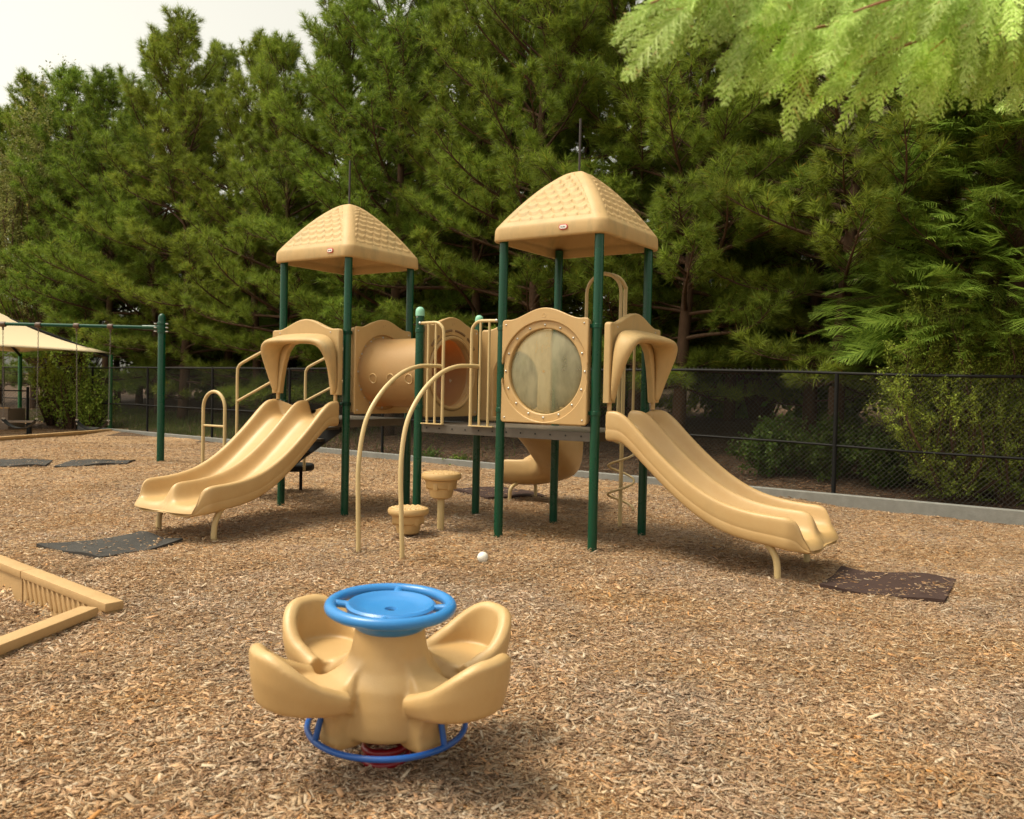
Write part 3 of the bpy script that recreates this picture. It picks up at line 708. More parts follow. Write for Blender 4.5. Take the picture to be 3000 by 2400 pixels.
# curved slide at the back
path = catmull([(2.67, 1.12, 1.09), (2.67, 1.3, 1.06), (2.68, 1.55, .90), (2.68, 1.8, .73), (2.62, 2.1, .58), (2.45, 2.4, .47), (2.2, 2.57, .39), (1.95, 2.62, .345), (1.7, 2.62, .33), (1.52, 2.62, .325)], 4)
L = []; N = len(path)
for i, p in enumerate(path):
    a = path[max(i - 1, 0)]; b = path[min(i + 1, N - 1)]; t = (b - a); t.z = 0; t.normalize(); sd = Vector((t.y, -t.x, 0))   # right-hand side (outer)
    k = i / (N - 1); hgt = .20 * (1 - sst(.93, 1.0, k)) + .02; out = .06 * math.sin(k * PI)
    hi = hgt + .25 * float(sst(.1, .3, k) * (1 - sst(.75, .92, k)))
    sec = [(-.27, -.05), (-.285, .05), (-.275, hgt - .02), (-.25, hgt), (-.22, hgt - .03), (-.19, .06), (-.12, .0), (.0, -.01), (.12, .0), (.19, .06), (.23, hi * .5), (.25, hi - .03), (.28, hi), (.305, hi - .02), (.31, hi * .4), (.28, -.05), (.15, -.13), (0, -.15), (-.15, -.12)]
    L.append([p + sd * w_ + Vector((0, 0, z)) for w_, z in sec])
mb = MB(); mb.loft(L); cs = mb.build('curved_slide', TAN, PS, sub=1)
for vv, bend in ((2.32, -.06), (2.92, .06)):
    mb = MB(); mb.tube(catmull([(1.8, vv - bend * 2, .22), (1.79, vv, .17), (1.785, vv + bend * .3, .05), (1.785, vv + bend * .3, -.15)], 5), .024, 10); mb.build('leg', TAN_METAL, cs)

# guard rails at the climber opening + arch climber
for (ua, ub, s_) in ((2 * S + .04, 2.475, 1), (3 * S - .04, 2.84, -1)):
    mb = MB(); zt = 2.155
    mb.tube(catmull([(ua, -.02, zt), (ua + s_ * .12, -.02, zt + .003), (ub - s_ * .09, -.02, zt), (ub - s_ * .03, -.02, zt - .035), (ub, -.02, zt - .11), (ub, -.02, 1.8), (ub, -.02, 1.10)], 6), .0165, 12)
    gr = mb.build('guard_rail', TAN_METAL, PS)
    for k in (.32, .66):
        x = ua + (ub - ua) * k; MB().tube([(x, -.02, 1.10), (x, -.02, zt)], .013, 10).build('bar', TAN_METAL, gr)
    MB().box(((ua + ub) / 2 + s_ * .02, -.025, 1.097), (abs(ub - ua) - .02, .045, .012), bev=.003).build('foot_plate', TAN_METAL, gr)
    ball_mb = MB(); ball(ball_mb, (ua - s_ * .0, -.05, zt), .016); ball_mb.build('bolt', STEEL, gr)
cl = MB()
prof = [(-1.27, -.2), (-1.27, .05), (-1.272, .42), (-1.25, .8), (-1.145, 1.16), (-.93, 1.42), (-.66, 1.60), (-.4, 1.683), (-.15, 1.70), (-.02, 1.70)]
for nm, u0, u1 in (('a', 2.515, 2.44), ('b', 3.045, 2.925)):
    P = catmull([(u0 + (u1 - u0) * max(0, min(1, (z - .2) / 1.5)), v, z) for v, z in prof], 6)
    MB().tube(P, .0215, 14).build('climbing_arch_pipe', TAN_METAL, PS)

# grab arch + spiral climber at the back of the larger tower
mb = MB(); R2 = .205; uc = 3.745
mb.tube([(uc - R2, S + .03, 1.1), (uc - R2, S + .03, 2.5)] + [(uc - R2 * math.cos(t), S + .03, 2.52 + R2 * math.sin(t)) for t in np.linspace(0, PI, 15)] + [(uc + R2, S + .03, 1.1)], .019, 12)
mb.build('grab_arch', TAN_METAL, PS)
sc_ = MB(); pu_, pv_ = 3.885, 1.33
sc_.tube(catmull([(pu_, pv_, -.2), (pu_, pv_, 1.0), (pu_, pv_, 2.45), (pu_ + .002, pv_ - .01, 2.60), (pu_ - .05, pv_ - .09, 2.70), (pu_ - .13, pv_ - .25, 2.725)], 6), .022, 14)
spc = sc_.build('spiral_climber', TAN_METAL, PS)
mb = MB(); mb.tube([(pu_ + .14 * math.cos(t), pv_ + .14 * math.sin(t), .18 + .31 * t / (2 * PI)) for t in np.linspace(0.3, 2 * PI * 2.9, 90)], .0125, 10); mb.build('spiral_tread', TAN_METAL, spc)
MB().tube([(4.12, S + .03, 1.1), (4.12, S + .03, 2.1)], .015, 10).build('guard_bar', TAN_METAL, PS)

# stairs on the far left side
st = empty('stairs'); st.parent = PS
for vv in (.06, S - .06):
    mb = MB(); A = Vector((-.02, vv, .96)); B = Vector((-1.22, vv, .28)); D = (B - A); n = Vector((0, 0, 1))
    V = [A + Vector((0, -.012, .07)), A + Vector((0, -.012, -.09)), B + Vector((0, -.012, -.09)), B + Vector((0, -.012, .07))]; V += [q + Vector((0, .024, 0)) for q in V]
    mb.add(V, [(0, 1, 2, 3), (7, 6, 5, 4), (0, 4, 5, 1), (1, 5, 6, 2), (2, 6, 7, 3), (3, 7, 4, 0)]); mb.build('stringer', BLACK, st, smooth=False)
for k in range(4):
    MB().box((-.16 - .28 * k, S / 2, .92 - .17 * k), (.26, S - .16, .035), bev=.006).build('tread', DECK, st, smooth=False)
for vv in (-.03, S + .03):
    mb = MB(); mb.tube(catmull([(-.80, vv, .30), (-.80, vv, 1.2), (-.80, vv, 1.60), (-.775, vv, 1.685), (-.70, vv, 1.735), (-.35, vv, 1.865), (-.02, vv, 1.985)], 6), .0185, 12); h = mb.build('handrail', TAN_METAL, st)
    MB().tube([(-.80, vv, 1.25), (-.02, vv, 1.56)], .0165, 12).build('mid_rail', TAN_METAL, h)
mb = MB(); mb.lathe([(.30, .0), (.315, .02), (.315, .07), (.30, .085), (.01, .088)], 24, (-1.12, 1.15, .285)); mb.build('transfer_step', BLACK, st)
MB().tube([(-1.0, 1.22, -.15), (-1.0, 1.22, .30)], .022, 10).build('step_leg', BLACK, st)

# ------------------------------------------------------------------ stepping pods
def pod(u, v, top, label):
    x, y = xy(u, v); g0 = gz(x, y); r = empty('stepping_pod', (x, y, g0), 0, label, 'stepping pod', 'stepping pods in front of the bridge')
    t = top - g0; R_ = .205
    mb = MB(); prof = [(.12, -.075), (R_ - .02, -.072), (R_ - .004, -.06), (R_, -.045), (R_, -.022), (R_ - .01, -.006), (R_ - .03, 0), (.003, 0)]
    mb.lathe(prof, 40, (0, 0, t)); cap = mb.build('step_top', TAN, r)
    bm_ = MB()
    for i in range(-3, 4):
        for j in range(-3, 4):
            px, py = i * .052 + (j % 2) * .026, j * .046
            if math.hypot(px, py) < .165: bm_.lathe([(.023, 0), (.018, .006), (.010, .011), (.002, .012)], 10, (px, py, t - .001))
    bm_.build('grip_bumps', TAN, cap)
    mb = MB(); mb.lathe([(.168, -.076), (.160, -.10), (.150, -.15), (.130, -.165), (.122, -.21), (.110, -.25), (.08, -.268), (.01, -.27)], 32, (0, 0, t)); mb.build('step_cup', TAN, r)
    for k in range(6):
        a = k * PI / 3 + .2; R3 = Matrix.Rotation(a, 3, 'Z'); MB().box(R3 @ Vector((.137, 0, t - .125)), (.045, .05, .09), R3, bev=.01).build('rib', TAN, r)
    if t > .4: MB().tube([(0, 0, -.15), (0, 0, t - .25)], .0365, 16).build('pole', TAN_METAL, r)
    else: MB().tube([(0, 0, -.15), (0, 0, t - .2)], .05, 16).build('pole', BLACK, r)
pod(2.56, -.12, .605, 'taller tan round stepping pod on a thin pole, right of the curved pipes')
pod(2.45, -.50, .275, 'lower tan round stepping pod sitting just above the wood chips, behind a curved pipe')

# grab loop by the stairs
x, y = xy(-1.96, .5)
o = empty('grab_loop', (x, y, 0), TH, 'tan inverted U shaped pipe with one crossbar standing left of the smaller tower', 'grab bar')
mb = MB(); mb.tube([(-.235, 0, -.15), (-.235, 0, 1.11)] + [(-.235 * math.cos(t), 0, 1.12 + .235 * math.sin(t)) for t in np.linspace(0, PI, 15)] + [(.235, 0, -.15)], .0235, 14); mb.build('hoop', TAN_METAL, o)
MB().tube([(-.235, 0, .88), (.235, 0, .88)], .015, 10).build('crossbar', TAN_METAL, o)

# ball
bx_, by_ = -.229, 7.44
mb = MB(); mb.lathe([(.0005 + .048 * math.sin(t), -.048 * math.cos(t)) for t in np.linspace(0.01, PI - .01, 18)], 28)
o = mb.build('ball', WHITE); o.location = (bx_, by_, gz(bx_, by_) + .045); tag(o, 'small white ball lying on the wood chips in front of the bridge', 'ball')

# ------------------------------------------------------------------ rubber mats
def matslab(pts, m, label, thick=.028, sag=.012):
    P = [np.array(p, float) for p in pts]; c = sum(P) / len(P); n = 14
    o_ = empty  # unused
    me_ = MB(); g0 = gz(*c)
    def pt(a, b): # bilinear
        q = (1 - a) * (1 - b) * P[0] + a * (1 - b) * P[1] + a * b * P[2] + (1 - a) * b * P[3]; return q
    top = []; 
    for j in range(n + 1):
        for i in range(n + 1):
            q = pt(i / n, j / n); z = gz(*q) + thick + sag * math.sin(i * .5 + j * .3 + c[0]); top.append((q[0], q[1], z))
    bot = [(a, b, z - thick - .02) for a, b, z in top]; N1 = n + 1; Fs = []
    for j in range(n):
        for i in range(n): k = j * N1 + i; Fs.append((k, k + 1, k + N1 + 1, k + N1)); k += N1 * N1; Fs.append((k, k + N1, k + N1 + 1, k + 1))
    rim = [i for i in range(n)] + [i * N1 + n for i in range(n)] + [n * N1 + i for i in range(n, 0, -1)] + [i * N1 for i in range(n, 0, -1)]
    for a in range(len(rim)): b = rim[(a + 1) % len(rim)]; a = rim[a]; Fs.append((a, b, b + N1 * N1, a + N1 * N1))
    me_.add(top + bot, Fs); o = me_.build('rubber_mat', m, ang=50); tag(o, label, 'rubber mat', 'rubber mats on the wood chips')
    # strewn chips on the mat
    A = rng.random((400, 2)) if m == RUB_M else rng.random((260, 2))
    keep = []
    for a, b in A:
        f = math.sin(a * 9 + c[0] * 3) * math.sin(b * 7 + c[1]) + math.sin(a * 23 + b * 17) * .5
        if f > .15 or rng.random() < .12: keep.append(pt(a, b))
    if keep:
        K = np.array(keep); Vc, Fc = chips(K[:, 0], K[:, 1], len(K), .02, .05, 0.0, .22, .003, .05); Vc = Vc.reshape(-1, 8, 3)
        Vc[:, :, 2] += ground_z(K[:, 0], K[:, 1])[:, None] + thick + sag * .7 + .002; addchips(Vc.reshape(-1, 3), Fc)
    return o
matslab([(2.978, 7.591), (3.805, 7.208), (3.276, 6.357), (2.503, 6.823)], RUB_M, 'dark maroon rubber mat at the foot of the right double slide')
matslab([(-4.313, 7.74), (-3.562, 7.38), (-3.192, 8.302), (-3.75, 8.62)], RUB_B, 'black rubber mat at the foot of the left double slide')
matslab([(-9.25, 15.35), (-8.38, 15.55), (-7.9, 14.45), (-9.25, 13.9)], RUB_B, 'black rubber mat under the swing at the left edge')
matslab([(-8.14, 15.75), (-6.95, 15.75), (-6.75, 14.95), (-7.65, 14.25)], RUB_B, 'black rubber mat under the swing nearest the thick green post')
q = [xy(.608, 2.611), xy(1.512, 2.2), xy(1.85, 3.15), xy(.85, 3.5)]
matslab(q, RUB_M, 'dark maroon rubber mat at the end of the curved slide behind the bridge')

# ------------------------------------------------------------------ near and far timber borders
def border(p, q, h, top, label, ribs=None, w_=.125, base=-.4):
    p = Vector((*p, 0)); q = Vector((*q, 0)); d = (q - p); L_ = d.length; a = math.atan2(d.y, d.x); o = empty('border_timber', (*p.xy, 0), a, label, 'border timber', 'tan plastic border timbers')
    MB().box((L_ / 2, 0, top - .03), (L_, w_, .06), bev=.012).build('cap_rail', TIMB, o)
    MB().box((L_ / 2, 0, (top - .06 + base) / 2), (L_ - .02, w_ - .035, top - .06 - base), bev=.006).build('side_wall', TIMB, o)
    if ribs:
        for k in range(int(L_ / .085)):
            MB().box((.05 + k * .085, ribs * (w_ / 2 - .016), (top - .06 - .17) / 2 + .0), (.028, .024, .17), Matrix.Rotation(.45, 3, 'Y'), bev=.008).build('rib', TIMB, o)
    return o
T0 = gz(-2.6, 5.7) + .085
border((-2.585, 5.57), (-3.66, 6.475), .3, T0, 'tan plastic border timber running away to the left edge, with its end block showing', ribs=1)
border((-3.668, 6.482), (-4.74, 7.388), .3, T0 - .002, 'tan plastic border timber cut by the left edge, beyond the near corner')
border((-2.70, 5.47), (-2.885, 4.35), .3, T0 - .004, 'tan plastic border timber nearest the camera at the left edge', ribs=-1)
def fb(i, t0, t1): a = np.array([-11.15, 24.75]); b = np.array([-12.2, 18.8]); return tuple(a + (b - a) * t0), tuple(a + (b - a) * t1)
for i, (t0, t1, lb) in enumerate(((0, .30, 'far tan border timber ending at the concrete edging near the left fence'), (.305, .62, 'middle far tan border timber behind the swings'), (.625, .99, 'far tan border timber cut by the left edge of the picture behind the swings'))):
    a, b = fb(i, t0, t1); border(a, b, .2, .10 - i * .003, lb)

# ------------------------------------------------------------------ kerb
L = []
for t in np.arange(-6, 24.6, .6):
    x, y = fp(t, -.16); g0 = -.005
    nx_, ny_ = FN; L.append([Vector((x + nx_ * a, y + ny_ * a, g0 + z)) for a, z in ((-.06, -.1), (-.06, .105), (-.05, .115), (.05, .115), (.06, .105), (.06, -.1))])
mb = MB(); mb.loft(L); o = mb.build('kerb', CONC); tag(o, 'pale concrete edging along the foot of the fence', kind='structure')

# ------------------------------------------------------------------ chain link fence
def fence(t0, t1, hgt, off, label, sp=3.05, P=None):
    o = empty('chain_link_fence', (*fp(t0, off), 0), 0, label, 'fence'); b = Vector(o.location)
    def W(t, z): x, y = fp(t, off); return Vector((x, y, gz(x, y) + z)) - b
    ts = [t0]
    while ts[-1] + sp < t1: ts.append(ts[-1] + sp)
    ts.append(t1)
    for t in ts:
        MB().tube([W(t, -.2), W(t, hgt + .02)], .03, 12).build('fence_post', BLACK, o)
    for z, r, n_ in ((hgt, .021, 'top_rail'), (hgt * .44, .017, 'mid_rail')):
        MB().tube([W(t, z) for t in np.arange(t0, t1 + .01, (t1 - t0) / 20)], r, 8).build(n_, BLACK, o)
    # woven wire as thin diagonal strips
    st_ = .068; n = int((t1 - t0) / st_); V = []; F = []; r = .0020
    ft = np.array([FD[0], FD[1], 0]); nn = np.array([FN[0], FN[1], 0])
    for sgn in (1, -1):
        for k in range(-int(hgt / st_) - 1, n + int(hgt / st_) + 1):
            a = t0 + k * st_; z0, z1 = .01, hgt - .01; ta, tb = a, a + sgn * (z1 - z0)
            # clip to [t0,t1]
            def cl(ta, za, tb, zb):
                if ta == tb: return None
                f0, f1 = (t0 - ta) / (tb - ta), (t1 - ta) / (tb - ta); lo, hi = max(0, min(f0, f1)), min(1, max(f0, f1))
                if lo >= hi: return None
                return ta + (tb - ta) * lo, za + (zb - za) * lo, ta + (tb - ta) * hi, za + (zb - za) * hi
            c_ = cl(ta, z0, tb, z1)
            if not c_: continue
            p = np.array(W(c_[0], c_[1])); q = np.array(W(c_[2], c_[3])); d = (q - p); d /= np.linalg.norm(d); s_ = np.cross(d, nn)
            base = len(V); off3 = sgn * .002 * nn
            for e in (p, q):
                for ang in (0, 2 * PI / 3, 4 * PI / 3): V.append(e + off3 + (s_ * math.cos(ang) + nn * math.sin(ang)) * r)
            for i in range(3): F.append((base + i, base + (i + 1) % 3, base + 3 + (i + 1) % 3, base + 3 + i))
    # knuckled top edge
    for k in range(n):
        p = np.array(W(t0 + k * st_, hgt + .012)); base = len(V)
        V += [p - ft * .008, p + ft * .008, p + np.array([0, 0, .03]) + ft * .003, p + np.array([0, 0, .03]) - ft * .003]; F.append((base, base + 1, base + 2, base + 3))
    link('wire_mesh', mesh_np('wire_mesh', V, F), WIRE, o)
    return o
fence(-3.62, 30, 1.83, 0, 'long black chain link fence with two rails in front of the pines')
# low fence far left
lf = empty('low_fence', (-14.5, 25.5, 0), 0, 'low black fence ending in a post at the far left behind the canopy', 'fence')
MB().tube([(0, 0, -.1), (0, 0, 1.22)], .04, 10).build('fence_post', BLACK, lf)
MB().tube([(0, 0, 1.10), (-5, -1, 1.10)], .02, 8).build('top_rail', BLACK, lf)
MB().tube([(0, 0, .1), (-5, -1, .1)], .015, 8).build('bottom_rail', BLACK, lf)
V = []; F = []
for k in range(50):
    for s_ in (1, -1):
        a = k * .1; b = a + s_ * 1.0
        b2 = max(0, min(5, b)); f_ = (b2 - a) / (b - a); p = np.array((-a, -a * .2, .1)); q = np.array((-b2, -b2 * .2, .1 + f_)); base = len(V)
        V += [p - (0, 0, .003), p + (0, 0, .003), q + (0, 0, .003), q - (0, 0, .003)]; F.append((base, base + 1, base + 2, base + 3))
link('wire_mesh', mesh_np('wire_mesh', V, F), BLACK, lf)

# ------------------------------------------------------------------ swings
SX, SY, SZ = -6.44, 15.63, 2.46
sw = empty('swing_set', (SX, SY, 0), 0, 'green swing frame with a thick end post and long thin top beam', 'swing set')
mb = MB(); mb.lathe([(.066, -.15), (.066, 2.63), (.062, 2.66), (.050, 2.69), (.03, 2.71), (.004, 2.72)], 24); mb.build('end_post', GREEN, sw)
MB().tube([(-.02, 0, SZ), (-.35, 0, SZ)], .042, 16).build('beam_sleeve', GREEN, sw)
MB().tube([(-.3, 0, SZ), (-6.9, 0, SZ + .02)], .031, 16).build('beam', GREENB, sw)
MB().tube([(-6.95, 0, -.15), (-6.95, 0, 2.68)], .066, 20).build('end_post', GREEN, sw)
mb = MB(); mb.lathe([(.074, -.10), (.08, -.095), (.08, -.055), (.073, -.05), (.073, -.03), (.08, -.025), (.08, .025), (.073, .03), (.073, .05), (.08, .055), (.08, .095), (.074, .10)], 20, (0, 0, SZ)); cl_ = mb.build('clamp', GREEN, sw)
for sx in (-1, 1):
    for k in (-.07, 0, .07): MB().box((sx * .105, -.03, SZ + k), (.05, .03, .02), bev=.004).build('clamp_bolt', STEEL, cl_)
hang = [-.94, -1.56, -2.26, -2.91]
def chain(mb, p, q, pitch=.042):
    p = Vector(p); q = Vector(q); n = int((q - p).length / pitch); d = (q - p) / n
    t = d.normalized(); u = t.orthogonal().normalized(); w_ = t.cross(u)
    for k in range(n):
        c = p + d * (k + .5); s_ = u if k % 2 else w_
        L = [c + t * (.026 * math.cos(a)) + s_ * (.010 * math.sin(a)) for a in np.linspace(0, 2 * PI, 9)[:-1]]
        mb.tube(L, .0035, 4, closed=True)
for h in hang:
    mb = MB(); mb.lathe([(.045, -.05), (.05, -.04), (.05, .04), (.045, .05)], 14)
    mb.v = [(h + z, y, SZ + x) for x, y, z in mb.v]; mb.box((h, 0, SZ - .07), (.03, .02, .07), bev=.004); mb.build('hanger', mat('hanger_bronze', (.09, .05, .03), .5), sw)
def swing(h0, h1, label):
    o = empty('swing', (SX + (h0 + h1) / 2, SY, 0), 0, label, 'swing', 'belt swings hanging from the green beam'); hw = abs(h1 - h0) / 2; ze = .76
    for s_ in (-1, 1):
        mb = MB(); chain(mb, (s_ * hw, 0, SZ - .1), (s_ * (hw - .02), 0, ze)); mb.build('chain', CHAIN, o)
        mb = MB(); mb.box((s_ * (hw - .02), 0, ze - .02), (.05, .02, .02)); mb.box((s_ * (hw - .02), 0, ze - .06), (.02, .02, .09)); mb.build('shackle', STEEL, o)
    L = []
    for i in range(17):
        a = -1 + i / 8; x = a * (hw - .02); z = .56 + .15 * abs(a) ** 2.2; L.append([Vector((x, y, z + dz)) for y, dz in ((-.07, 0), (.07, 0), (.07, .012), (-.07, .012))])
    mb = MB(); mb.loft(L); mb.build('belt_seat', BLACK, o)
swing(hang[0], hang[1], 'black belt swing on chains nearest the thick green post')
swing(hang[2], hang[3], 'black belt swing on chains at the left edge of the picture')

# ------------------------------------------------------------------ shade canopy
P1 = Vector((-11.6, 24.6, 2.26)); P2 = Vector((-15.6, 27.0, 2.30)); P0 = Vector((-14.0, 20.6, 2.26)); P3 = Vector((-18.0, 23.0, 2.30)); AP = Vector((-14.85, 23.75, 3.55))
cn = empty('shade_canopy', (-14.8, 23.8, 0), 0, 'cream fabric shade canopy on green posts at the left edge', 'canopy'); o0 = Vector((-14.8, 23.8, 0))
for a in (P0, P1, P2, P3):
    b = a - o0; MB().tube([(b.x, b.y, -.1), (b.x, b.y, b.z - .05)], .058, 16).build('canopy_post', GREEN2, cn)
    MB().tube([(b.x, b.y, b.z - .12), tuple(AP - o0 - Vector((0, 0, .15)))], .04, 10).build('rafter', BLACK, cn)
V = []; F = []; cor = [P0, P1, P2, P3]; n = 12
for k in range(4):
    A, B = cor[k], cor[(k + 1) % 4]; base = len(V)
    for i in range(n + 1):
        s_ = i / n
        for j in range(n + 1):
            t = j / n; mid = A.lerp(B, t); e = mid.lerp(AP, s_); sag = .16 * math.sin(PI * t) * (1 - s_) + .0
            inward = (AP - mid); inward.z = 0; inward.normalize()
            e = e + Vector((0, 0, -.16 * math.sin(PI * s_) * 1.0 + .05 * math.sin(PI * t) * (1 - s_))) + inward * (.38 * math.sin(PI * t) * (1 - s_) ** 2); V.append(e - o0)
    for i in range(n):
        for j in range(n): q = base + i * (n + 1) + j; F.append((q, q + 1, q + n + 2, q + n + 1))
mb = MB(); mb.add(V, F); fb_ = mb.build('canopy_fabric', CLOTH, cn, ang=20); md = fb_.modifiers.new('s', 'SOLIDIFY'); md.thickness = .012

# bench and low wooden box far left
bn = empty('bench', (-13.6, 22.3, 0), .35, 'low grey wooden bench at the left edge beyond the swings', 'bench')
MB().box((0, 0, .33), (2.2, .30, .05), bev=.008).build('bench_top', GREYWOOD, bn)
for s_ in (-.85, .85): MB().box((s_, 0, .15), (.09, .24, .31), bev=.006).build('leg', BLACK, bn)
bo = empty('planter_box', (-15.3, 24.6, 0), .1, 'low tan wooden box under the canopy at the left edge', 'wooden box')
for a, sz in (((0, -.5, .3), (1.9, .05, .6)), ((0, .5, .3), (1.9, .05, .6)), ((-.93, 0, .3), (.05, .94, .6)), ((.93, 0, .3), (.05, .94, .6))): MB().box(a, sz, bev=.006).build('board_wall', GREYWOOD, bo)
MB().box((0, -.5, .625), (1.95, .1, .04), bev=.006).build('rim', TIMB, bo)

# ------------------------------------------------------------------ spring rider
RX, RY = -.492, 3.50; RG = gz(RX, RY)
rd = empty('spring_rider', (RX, RY, RG), 0, 'tan four seat spring rider with a blue wheel on top in the foreground', 'spring rider')
rd.rotation_euler = (math.radians(2.6), math.radians(1.2), 0)
RZ = .065    # lift relative to old z
body = MB()
body.lathe([(.12, .60), (.142, .575), (.146, .53), (.155, .48), (.172, .43), (.200, .39), (.212, .370), (.226, .30), (.232, .23), (.230, .185), (.215, .165), (.02, .165)], 40)
AZ = [math.radians(a) for a in (-38, 38, 142, 218)]
for a in AZ:
    R3 = Matrix.Rotation(a, 3, 'Z')
    def T(r, w_, z): return tuple(R3 @ Vector((r, w_, z)))
    L = []
    for r, hw, zt, zb in ((.06, .080, .53, .25), (.13, .080, .49, .25), (.18, .082, .435, .26), (.24, .12, .395, .29), (.31, .140, .380, .335), (.38, .145, .377, .345), (.46, .13, .378, .345)):
        L.append([T(r, -hw, zb), T(r, -hw * 1.05, (zt + zb) / 2), T(r, -hw * .7, zt), T(r, 0, zt + .004), T(r, hw * .7, zt), T(r, hw * 1.05, (zt + zb) / 2), T(r, hw, zb)])
    body.loft(L)
    L = []; NN = 32; CR, SR = .385, .160
    for i in range(NN + 1):
        t = -1 + 2 * i / NN
        if abs(t) < .74:
            aa = t / .74 * PI / 2; cxr, cyr = CR + SR * .95 * math.cos(aa), SR * math.sin(aa); nx1, ny1 = math.cos(aa), math.sin(aa)
        else:
            e = (abs(t) - .74) / .26; cxr, cyr = CR - .120 * e, SR * (1 if t > 0 else -1); nx1, ny1 = 0, (1 if t > 0 else -1)
        top_ = .430 + .152 * float(sst(.98, .12, abs(t))) - .018 * float(sst(.80, 1.0, abs(t))); bot_ = .350 + .010 * math.cos(t * PI) - .012 * float(sst(.62, .92, abs(t)))
        flare = .014 * (top_ - .42) / .18
        hw = .034
        def Q(off, z, fl=0): return T(cxr + nx1 * (off + fl), cyr + ny1 * (off + fl), z)
        L.append([Q(-hw, bot_), Q(-hw, (top_ + bot_) / 2, flare * .4), Q(-hw * .9, top_ - .018, flare), Q(0, top_, flare), Q(hw * .9, top_ - .018, flare), Q(hw, (top_ + bot_) / 2, flare * .4), Q(hw * .7, bot_ + .006, -.004), Q(0, bot_ - .014, -.006)])
    body.loft(L)
    fl_ = MB(); fl_.lathe([(.02, .356), (.145, .360), (.172, .370), (.172, .384), (.02, .387)], 24, (CR - .005, 0, 0)); body.add([R3 @ Vector(v) for v in fl_.v], fl_.f)
    L = []
    for z, r0, r1, hw in ((.36, .08, .325, .10), (.31, .10, .315, .092), (.25, .12, .285, .085), (.19, .14, .275, .082), (.145, .15, .280, .078), (.13, .17, .272, .07)):
        L.append([T(r0, -hw, z), T(r1 * .96, -hw, z), T(r1 + .004, -hw * .5, z), T(r1 + .008, 0, z), T(r1 + .004, hw * .5, z), T(r1 * .96, hw, z), T(r0, hw, z)])
    body.loft(L)
bo_ = body.build('rider_body', TAN, rd)
md = bo_.modifiers.new('r', 'REMESH'); md.mode = 'VOXEL'; md.voxel_size = .006; md.use_smooth_shade = True
md = bo_.modifiers.new('s', 'SMOOTH'); md.factor = .6; md.iterations = 26
bake(bo_); bo_.data.polygons.foreach_set('use_smooth', [True] * len(bo_.data.polygons)); bo_.data.materials.clear(); bo_.data.materials.append(TAN)
# blue wheel
mb = MB(); WZ = .655; mb.tube([(.245 * math.cos(t), .245 * math.sin(t), WZ) for t in np.linspace(0, 2 * PI, 65)[:-1]], .024, 16, closed=True); wh = mb.build('wheel_rim', BLUE, rd)
mb = MB(); mb.lathe([(.02, .56), (.135, .565), (.158, .585), (.172, .62), (.180, .645), (.183, .660), (.172, .668), (.16, .665), (.15, .656), (.10, .647), (.045, .644), (.026, .642), (.022, .632), (.0005, .632)], 48); mb.build('wheel_disc', BLUE, wh)
for a in (0, PI / 2, PI, 3 * PI / 2):
    L = []
    for r, hw, zt in ((.155, .030, .664), (.185, .020, .666), (.21, .021, .668), (.245, .034, .673)): L.append([Vector((r * math.cos(a) - w_ * math.sin(a), r * math.sin(a) + w_ * math.cos(a), z)) for w_, z in ((-hw, zt - .03), (-hw * .8, zt - .004), (0, zt + .003), (hw * .8, zt - .004), (hw, zt - .03))])
    mb = MB(); mb.loft(L); mb.build('spoke', BLUE, wh, sub=1)
mb = MB(); mb.lathe([(.019, .6325), (.001, .6325)], 20); mb.build('centre_hole', DARKHOLE, wh)
# foot ring
RF = .322; ZF = .162
mb = MB(); mb.tube([(RF * math.cos(t), RF * math.sin(t), ZF) for t in np.linspace(-PI - .12, .12, 49)], .0125, 12); fr = mb.build('foot_ring', BLUE2, rd)
mb = MB(); mb.tube([(RF * math.cos(t), RF * math.sin(t), ZF) for t in np.linspace(.12, PI - .12, 49)], .0118, 12); r2 = mb.build('worn_ring', mat('worn_ring_metal', (.50, .44, .34), .5), fr)
for a in AZ:
    R3 = Matrix.Rotation(a, 3, 'Z'); mb = MB(); mb.tube([R3 @ Vector(p) for p in ((.25, 0, .33), (.300, 0, .25), (RF, 0, ZF))], .0125, 10); mb.build('ring_bracket', BLUE2, fr)
# red coil spring and base
mb = MB(); mb.tube([(.088 * math.cos(t), .088 * math.sin(t), -.02 + .052 * t / (2 * PI)) for t in np.linspace(0, 2 * PI * 3.6, 110)], .0155, 10); sp_ = mb.build('coil_spring', RED, rd)
mb = MB(); mb.lathe([(.11, -.06), (.11, -.005), (.10, .0), (.01, .0)], 24); mb.build('spring_base', RED, sp_)

# chips heaped against everything that stands in the ground
feet = [xy(u_, v_) for u_, v_ in ((0, 0), (S, 0), (S, S), (0, S), (3 * S, 0), (4 * S, 0), (3 * S, S), (4 * S, S), (2 * S, 0), (2 * S, S), (2.515, -1.27), (3.045, -1.27), (.07, -1.7), (.97, -1.7), (4 * S + 1.7, .07), (4 * S + 1.7, .97), (2.56, -.12), (2.45, -.5), (3.885, 1.33), (1.785, 2.32), (1.785, 2.92), (-2.195, .5), (-1.725, .5))] + [(SX, SY)]
for fx, fy in feet:
    n = 46; a = rng.random(n) * 6.283; r_ = .03 + .11 * rng.random(n) ** 1.3; px = fx + r_ * np.cos(a); py = fy + r_ * np.sin(a)
    V, F = chips(px, py, n, .012, .05, tilt=.35); V = V.reshape(-1, 8, 3); V[:, :, 2] += (ground_z(px, py) + .018 * np.clip(1 - r_ / .14, 0, 1))[:, None]; addchips(V.reshape(-1, 3), F)
